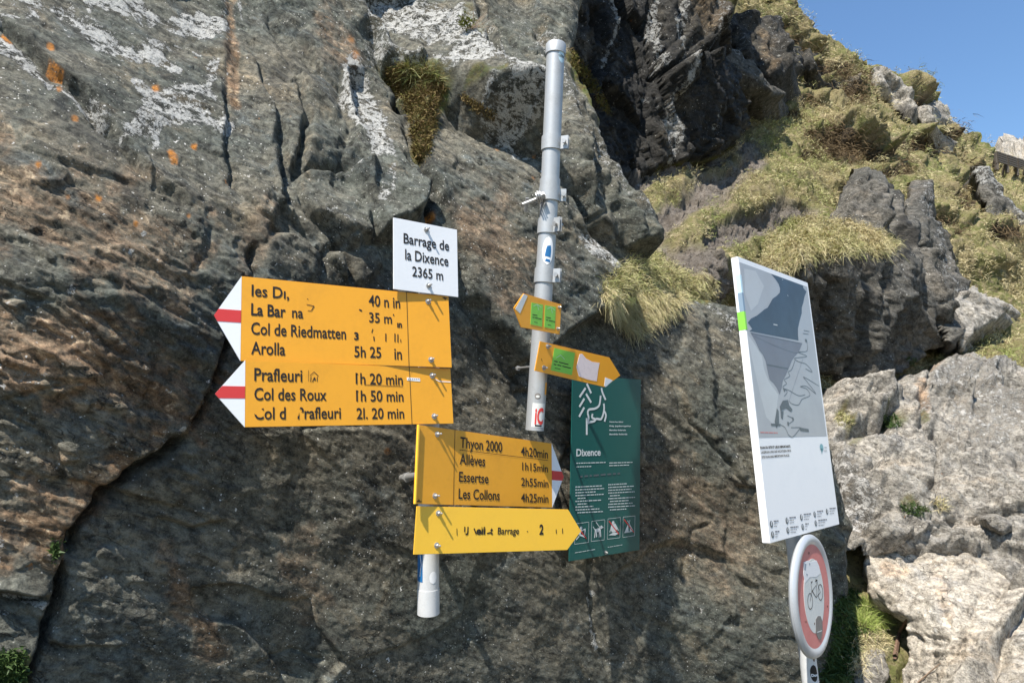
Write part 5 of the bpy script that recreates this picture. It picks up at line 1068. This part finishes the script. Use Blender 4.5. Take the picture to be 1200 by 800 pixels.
face = prism('face_plate', disc((0, 0), RO - .026, None, 64), .001, .004, M['pinkred'], r)
prism('white_field', disc((0, 0), RO * .52, RO * .60, 48), .004, .0046, M['offwhite'], face)
zc = zoomf(fc, 880, 600, 4)
prism('torn_sticker', [zc(240, 232), zc(262, 224), zc(272, 232), zc(300, 224), (zc(312, 250)), zc(318, 285), zc(300, 300), zc(268, 302), zc(246, 330), zc(238, 290)], .0046, .0051, M['white'], face)
multi('sticker_print', [[zc(244, 240), zc(252, 240), zc(248, 272), zc(242, 268)], [zc(264, 236), zc(270, 238), zc(268, 252)], [zc(250, 285), zc(258, 288), zc(256, 300)]], M['midblue'], face, .0054)
def thin(z, a, b, w_=.0022): return seg(z(*a), z(*b), w_)
ps = []
for cx, cy in ((270, 415), (318, 373)):
    c_ = zc(cx, cy); R0 = abs(zc(cx, cy - 41)[1] - c_[1]) ; dd_ = disc(c_, R0 * .92, R0 * .92, 28)
    ps += [seg(dd_[i], dd_[(i + 1) % 28], .0028) for i in range(28)]
ps += [thin(zc, (270, 415), (278, 362)), thin(zc, (278, 362), (298, 398)), thin(zc, (298, 398), (270, 415)) if 0 else thin(zc, (278, 370), (298, 340)), thin(zc, (298, 398), (300, 330)), thin(zc, (300, 318), (318, 373)), thin(zc, (298, 398), (318, 373)), thin(zc, (298, 398), (278, 366)), thin(zc, (300, 318), (296, 312), .004), thin(zc, (274, 330), (280, 322), .004), thin(zc, (278, 362), (273, 335)), thin(zc, (294, 322), (304, 316), .004)]
multi('bicycle_symbol', ps, M['ink'], face, .0052)
st_ = prism('sticker', [zc(296, 500), zc(306, 484), zc(318, 484), zc(326, 504), zc(328, 550), zc(320, 594), zc(308, 592), zc(296, 560)], .0047, .0054, M['stickgrey'], face); st_['label'] = 'grey rubbed out sticker low on the ring'
multi('sticker_print', [thin(zc, (302, 560), (324, 552), .003)], M['offwhite'], st_, .0058)
for p in ((264, 190), (352, 440), (250, 512), (290, 520)): multi('scratch', [disc(zc(*p), .004, .004, 8)], M['rusty'], face, .0056)
lathe('back_cover', [(RO - .028, -.0145), (RO - .028, -.0125)], M['backgrey'], r, 48)
for zz in (.11, -.11):
    cc = Vector((0, zz, -.031)); bm = bmesh.new(); bmesh.ops.create_cube(bm, size=1, matrix=Matrix.Translation((0, zz, -.030)) @ Matrix.Diagonal((.08, .022, .014, 1))); me = bpy.data.meshes.new('bracket'); bm.to_mesh(me); bm.free(); link('bracket', me, M['steel'], r)
# ================================================================== grass, moss and twigs
bpy.context.view_layer.update(); DG = bpy.context.evaluated_depsgraph_get(); DG.update()
def hit(px, py, only=None):
    """first surface met by the sight line through a place in the photograph"""
    r = Vector(ray(px, py)).normalized(); o_ = Vector(CAM)
    for _ in range(6):
        ok, p, n, _i, ob, _m = SC.ray_cast(DG, o_, r)
        if not ok: return None
        if (only is None and ob.get('kind') == 'structure') or (only and (ob.name in only)) or (only is None and 'rock' in ob.name or 'boulder' in ob.name or 'crag' in ob.name):
            if n.dot(r) > 0: n = -n
            return np.array(p), np.array(n)
        o_ = p + r * .002
    return None
t = NT('grass_blade'); at1 = t.attr('tone'); at2 = t.attr('along'); at3 = t.attr('rnd')
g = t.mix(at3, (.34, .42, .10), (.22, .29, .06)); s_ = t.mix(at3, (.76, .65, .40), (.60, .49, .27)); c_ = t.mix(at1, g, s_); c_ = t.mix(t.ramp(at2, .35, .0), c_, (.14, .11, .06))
M['blade'] = t.out(c_, .7, None, .25)
t = NT('moss_cushion'); n1 = t.noise(t.coord(), 40, 4, .7); M['moss'] = t.out(t.mix(t.attr('tone'), (.13, .15, .03), (.19, .13, .06)), .9, None, .1)
M['weed'] = flat_mat('leaf_green', (.05, .085, .02), .6, 0, .3, .3, 30); M['twig'] = flat_mat('dry_twig', (.33, .24, .17), .8, 0, .2, .3, 60)
def blades(name, roots, nrm, k, ln, wd, spread, droop, tone, jitter, seed, mat=None, parent=None, upw=.7, segs=2):
    """k curved ribbons from each root; ln, wd, tone per root"""
    rg = np.random.default_rng(seed); n = len(roots); N_ = n * k
    R = np.repeat(roots, k, 0); Nn = np.repeat(nrm, k, 0); L = np.repeat(np.broadcast_to(ln, n), k) * rg.uniform(.45, 1.15, N_); W = np.repeat(np.broadcast_to(wd, n), k) * rg.uniform(.6, 1.2, N_)
    J = np.repeat(np.broadcast_to(jitter, n), k)[:, None]; R = R + rg.normal(0, 1, (N_, 3)) * J * (1 - .75 * np.abs(Nn))
    lean = np.repeat(rg.normal(0, .35, (n, 3)), k, 0)
    D_ = Nn * (1 - upw) + np.array([0, 0, upw]) + rg.normal(0, 1, (N_, 3)) * spread + lean * spread * 1.5; D_ /= np.linalg.norm(D_, axis=1, keepdims=True)
    S_ = np.cross(D_, rg.normal(0, 1, (N_, 3))); S_ /= np.linalg.norm(S_, axis=1, keepdims=True) + 1e-9
    dr = np.repeat(np.broadcast_to(droop, n), k) * rg.uniform(.5, 1.3, N_); G = np.array([0, 0, -1.]) * dr[:, None] + Nn * .25 * dr[:, None]
    rows = []
    for i in range(segs + 1):
        q = i / segs; c = R + D_ * (L * q)[:, None] + G * (L * q * q)[:, None]; w_ = (W * (1 - .85 * q))[:, None]; rows += [c - S_ * w_ / 2, c + S_ * w_ / 2]
    V = np.stack(rows, 1).reshape(-1, 3); m = 2 * (segs + 1); b = np.arange(N_)[:, None] * m
    F = np.concatenate([b + np.array([2 * i, 2 * i + 1, 2 * i + 3, 2 * i + 2]) for i in range(segs)], 0)
    tn = np.clip(np.repeat(np.broadcast_to(tone, n), k) + rg.normal(0, .22, N_), 0, 1)
    me = np_mesh(name, V, F, False, dict(tone=np.repeat(tn, m), along=np.tile(np.repeat(np.arange(segs + 1) / segs, 2), N_), rnd=np.repeat(rg.random(N_), m)))
    return link(name, me, mat or M['blade'], parent)
# turf over the whole hillside
Xh, Yh, Ph, Nh, Eh, Rh = HILL
Pm = Ph.reshape(-1, 3); Nm = Nh.reshape(-1, 3); vis = (Xh.ravel() > 640) & (Xh.ravel() < 1290) & (Yh.ravel() > poly_y(Xh.ravel(), SKYL) + 2)
wgt = np.where(vis, np.clip(1 - 1.25 * Eh.ravel(), 0.0, 1) * np.clip(1 - Rh.ravel(), 0, 1), 0)
# area each grid vertex stands for as seen, so that the turf is even
ar = np.abs(np.gradient(Xh, axis=1) * np.gradient(Yh, axis=0)).ravel(); wgt = wgt * np.clip(ar, 0, 6)
rg = np.random.default_rng(5); ids = rg.choice(len(Pm), 15000, p=wgt / wgt.sum())
dist = np.linalg.norm(Pm[ids] - CAM, axis=1); hum_ = fbm(Pm[ids] * 1.7, 3, 77); hm2 = fbm(Pm[ids] * .6, 2, 79)
tone = np.clip(.88 + .75 * hum_ + .35 * hm2, 0, 1)
jit_ = .018 * dist / 4
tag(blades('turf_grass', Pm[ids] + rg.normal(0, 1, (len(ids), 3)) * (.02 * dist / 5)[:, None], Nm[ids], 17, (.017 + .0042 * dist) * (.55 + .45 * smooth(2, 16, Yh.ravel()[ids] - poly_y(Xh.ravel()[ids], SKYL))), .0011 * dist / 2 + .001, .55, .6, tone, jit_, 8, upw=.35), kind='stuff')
# dark heathery lips of turf that overhang the hollows
M['heath'] = flat_mat('brown_heath', (.16, .115, .065), .9, 0, .1, .4, 20)
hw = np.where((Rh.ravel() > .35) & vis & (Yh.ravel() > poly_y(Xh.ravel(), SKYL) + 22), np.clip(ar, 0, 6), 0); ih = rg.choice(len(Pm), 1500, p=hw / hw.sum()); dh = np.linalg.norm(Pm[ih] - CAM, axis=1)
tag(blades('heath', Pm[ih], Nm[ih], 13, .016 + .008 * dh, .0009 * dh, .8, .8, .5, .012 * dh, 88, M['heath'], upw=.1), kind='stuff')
def scatter(poly, n, seed, only=None):
    rg_ = random.Random(seed); x0, x1 = min(p[0] for p in poly), max(p[0] for p in poly); y0, y1 = min(p[1] for p in poly), max(p[1] for p in poly); P_, N_ = [], []; tries = 0
    while len(P_) < n and tries < n * 8:
        tries += 1; x, y = rg_.uniform(x0, x1), rg_.uniform(y0, y1)
        if not inside(np.array([x]), np.array([y]), poly)[0]: continue
        h_ = hit(x, y, only)
        if h_: P_.append(h_[0]); N_.append(h_[1])
    return np.array(P_), np.array(N_)
tg = 0
# cap of turf on the outcrop
P_, N_ = scatter([(892, 290), (915, 262), (950, 254), (1000, 262), (1030, 272), (1052, 288), (1040, 300), (1000, 296), (960, 300), (925, 312), (897, 318)], 1500, 3)
o = blades('turf_cap', P_, N_, 16, .060, .0030, .6, .7, np.clip(.85 + .4 * fbm(P_ * 3, 2, 9), 0, 1), .03, 12, upw=.5)
tag(o, 'low turf cushion capping the dark outcrop behind the map board', 'grass')
# big tuft on the ledge, green on top with straw hanging down
led = [(704, 338), (716, 318), (740, 306), (768, 302), (795, 312), (822, 330), (834, 344), (810, 352), (780, 350), (750, 352), (730, 362), (712, 356)]
P_, N_ = scatter(led, 900, 4); gt = tag(empty('grass_tuft', P_.mean(0)), 'shaggy green and straw grass tuft hanging over the cliff ledge right of the pole', 'grass tuft')
def child(o, p):
    o.parent = p; o.matrix_parent_inverse = p.matrix_basis.inverted(); return o
child(blades('green_grass', P_, N_, 12, .042, .0022, .7, .45, .45 + .3 * rg.random(len(P_)), .02, 13, upw=.6), gt)
P_, N_ = scatter([(706, 345), (722, 352), (760, 345), (795, 348), (800, 356), (775, 372), (755, 385), (742, 396), (730, 384), (716, 366)], 520, 5)
child(blades('hanging_straw', P_ + np.array([0, -.01, .01]), N_, 12, .052, .0024, .5, .7, .85, .018, 14, upw=.05, segs=3), gt)
# hollow with moss and grass
P_, N_ = scatter([(452, 84), (470, 76), (500, 80), (522, 100), (512, 118), (508, 150), (500, 182), (488, 186), (482, 150), (474, 120), (460, 108)], 900, 6)
gt = tag(empty('moss_clump', P_.mean(0)), 'brown and yellow moss clump topped with grass in the hollow above the white plate', 'moss')
child(blades('moss_leaves', P_, N_, 16, .020, .0042, .9, .2, .55 + .5 * rg.random(len(P_)), .012, 15, M['moss'], upw=.2), gt)
P_, N_ = scatter([(470, 84), (480, 76), (508, 84), (520, 100), (505, 98), (488, 92)], 60, 7)
child(blades('green_grass', P_, N_, 14, .075, .0016, .6, .35, .35, .008, 16, upw=.75), gt)
P_, N_ = scatter([(666, 58), (676, 62), (690, 84), (706, 108), (716, 132), (708, 132), (690, 104), (674, 82)], 300, 8)
tag(blades('moss_strip', P_, N_, 14, .016, .0045, .9, .2, .3 + .5 * rg.random(len(P_)), .012, 17, M['moss'], upw=.2), 'yellow green moss strip along the rock edge beside the top of the steel pole', 'moss')
P_, N_ = scatter([(538, 112), (548, 112), (580, 132), (578, 138), (560, 130)], 90, 9)
tag(blades('moss_strip', P_, N_, 12, .012, .004, .9, .2, .9, .01, 18, M['moss'], upw=.2), 'brown moss line in the seam right of the grassy hollow', 'moss')
# dry bush
h_ = hit(548, 34); b0 = h_[0] if h_ else at(548, 34, 2.4); bush = tag(empty('dry_shrub', b0), 'small dry shrub with bare twigs and yellow leaves at the upper middle rock edge', 'shrub')
rt = random.Random(12)
for i in range(26):
    bm = bmesh.new(); a = rt.uniform(-.9, .35); d = Vector((math.cos(a), rt.uniform(-.9, -.2), math.sin(a) + rt.uniform(0, .4))).normalized() if i > 4 else Vector((rt.uniform(-.1, .3), -.4, 1)).normalized(); p = Vector((rt.uniform(-.01, .03), 0, rt.uniform(-.01, .01))); L_ = rt.uniform(.05, .10); r0 = .0012
    prev = None
    for s in range(4):
        q = p + d * L_ * s / 3 + Vector((0, 0, .03 * (s / 3) ** 2)) + Vector((rt.uniform(-1, 1), 0, rt.uniform(-1, 1))) * .003; r_ = r0 * (1 - .25 * s)
        ring_ = [bm.verts.new(q + Vector((r_ * math.cos(k * 2.09), 0, r_ * math.sin(k * 2.09)))) for k in range(3)]
        if prev:
            for k in range(3): bm.faces.new((prev[k], prev[(k + 1) % 3], ring_[(k + 1) % 3], ring_[k]))
        prev = ring_
    me = bpy.data.meshes.new('twig'); bm.to_mesh(me); bm.free(); link('twig', me, M['twig'], bush)
q = np.array(b0) + rg.normal(0, 1, (60, 3)) * [.018, .008, .012] + [-.01, -.03, .01]; o = blades('leaves', q, np.tile([0, -1., 0], (60, 1)), 5, .016, .005, .9, .1, .1, .004, 19, M['moss'], upw=.4); child(o, bush)
# dark weeds and the fresh green tuft at the foot of the boulders
P_, N_ = scatter([(1003, 712), (1018, 706), (1034, 716), (1042, 736), (1022, 742), (1006, 736)], 130, 20)
tag(blades('grass_tuft', P_, N_, 16, .085, .0024, .45, .35, 0.0, .012, 21, upw=.9), 'fresh bright green grass tuft beside the big cream boulder', 'grass tuft')
P_, N_ = scatter([(982, 700), (1004, 690), (1006, 740), (1000, 800), (965, 800), (972, 750)], 420, 22)
tag(blades('weeds', P_, N_, 10, .03, .008, .8, .3, .2, .02, 23, M['weed'], upw=.5), kind='stuff')
P_, N_ = scatter([(1004, 742), (1040, 742), (1040, 756), (1018, 768), (1008, 790), (1000, 790)], 120, 24)
tag(blades('dry_grass', P_, N_, 12, .05, .002, .8, .6, .95, .02, 25, upw=.4), kind='stuff')
for k, (poly, n, tn, ln, lab, nm) in enumerate((
    ([(1054, 592), (1072, 588), (1090, 600), (1070, 605)], 45, .0, .03, 'small green weed in the seam above the big cream boulder', 'weed_plant'),
    ([(1062, 420), (1072, 418), (1078, 428), (1066, 430)], 30, .05, .04, 'small green plant at the foot of the dark outcrop', 'weed_plant'),
    ([(980, 484), (992, 482), (998, 498), (984, 500)], 40, .6, .05, 'little straw grass patch on the slab beside the map board', 'grass_tuft'),
    ([(1032, 488), (1050, 486), (1056, 500), (1036, 502)], 60, .4, .035, 'low mossy plant patch in the middle of the pale slab', 'moss_patch'),
    ([(60, 640), (66, 636), (70, 652), (62, 656)], 22, .1, .02, 'tiny green fern in the dark crack at the left', 'fern'),
    ([(1094, 585), (1108, 584), (1110, 596), (1096, 598)], 24, .9, .05, 'small dry grass wisp on the pale slab', 'grass_tuft'))):
    P_, N_ = scatter(poly, n, 40 + k)
    if len(P_): tag(blades(nm, P_, N_, 9, ln * .8, .003 if 'grass' in nm else .005, .6, .3, tn, .008, 50 + k, M['blade'] if 'grass' in nm else M['weed'], upw=.7), lab, nm.replace('_', ' '))
P_, N_ = scatter([(-10, 775), (20, 765), (28, 780), (22, 805), (-10, 805)], 240, 60)
tag(blades('weeds', P_, N_, 9, .016, .006, .8, .2, .2, .01, 61, M['weed'], upw=.5), kind='stuff')
# dead sticks on the boulder
for k, (pts, lab) in enumerate((([(1074, 800), (1090, 786), (1100, 778)], 'pale dead stick lying on the big cream boulder at the bottom edge'), ([(1047, 770), (1052, 742), (1062, 725)], 'dark weathered root in the crack left of the big boulder'))):
    bm = bmesh.new(); W_ = [Vector((hit(*p) or (at(p[0], p[1], 2.6),))[0]) + Vector((0, -.012, .008)) for p in pts]; prev = None
    for s, q in enumerate(W_):
        r_ = (.0045 if k == 0 else .012) * (1 - .3 * s); ring_ = [bm.verts.new(q + Vector((r_ * math.cos(j * 1.257), 0, r_ * math.sin(j * 1.257)))) for j in range(5)]
        if prev:
            for j in range(5): bm.faces.new((prev[j], prev[(j + 1) % 5], ring_[(j + 1) % 5], ring_[j]))
        prev = ring_
    bmesh.ops.recalc_face_normals(bm, faces=bm.faces); me = bpy.data.meshes.new('stick'); bm.to_mesh(me); bm.free(); tag(link('dead_stick', me, M['twig'] if k == 0 else M['rusty']), lab, 'stick')

# ------------------------------------------------------------------ wooden barrier on the skyline, right edge
h1_, h2_ = hit(1161, 197), hit(1196, 203); c0, c1_ = (Vector(h1_[0]), Vector(h2_[0])) if h1_ and h2_ and abs(h1_[0][1] - h2_[0][1]) < 3 else (Vector(at(1160, 194, 13.2)), Vector(at(1195, 200, 13.0)))
c0 += Vector((0, -.15, .03)); c1_ += Vector((0, -.15, .03)); fr = empty('wooden_barrier', c0); fr.scale = (1, 1, .68); tag(fr, 'weathered wooden snow barrier on the skyline at the right edge', 'barrier')
M['wood'] = flat_mat('weathered_wood', (.10, .085, .07), .85, 0, .2, .4, 8)
dx = (c1_ - c0); L_ = dx.length; ux = dx.normalized(); ang = math.atan2(ux.y, ux.x); n_ = 4
def beam(name, a, b, th, parent):
    a, b = Vector(a), Vector(b); d = b - a; m_ = Matrix.Translation((a + b) / 2) @ d.to_track_quat('X', 'Z').to_matrix().to_4x4() @ Matrix.Diagonal((d.length, th[0], th[1], 1)); bm = bmesh.new(); bmesh.ops.create_cube(bm, size=1, matrix=m_)
    me = bpy.data.meshes.new(name); bm.to_mesh(me); bm.free(); return link(name, me, M['wood'], parent)
for i in range(n_):
    q = ux * (L_ * i / (n_ - 1)); beam('post', q + Vector((0, 0, -.2)), q + Vector((0.03, 0, .36)), (.05, .05), fr); beam('strut', q + Vector((.05, .25, -.3)), q + Vector((.03, .03, .25)), (.035, .035), fr)
for j in range(5):
    for i in range(n_ - 1): a = ux * (L_ * i / (n_ - 1)); b = ux * (L_ * (i + 1) / (n_ - 1)); z_ = .05 + j * .07; beam('plank', a + Vector((.02, -.04, z_)), b + Vector((-.01, -.04, z_ + .005)), (.02, .05), fr)
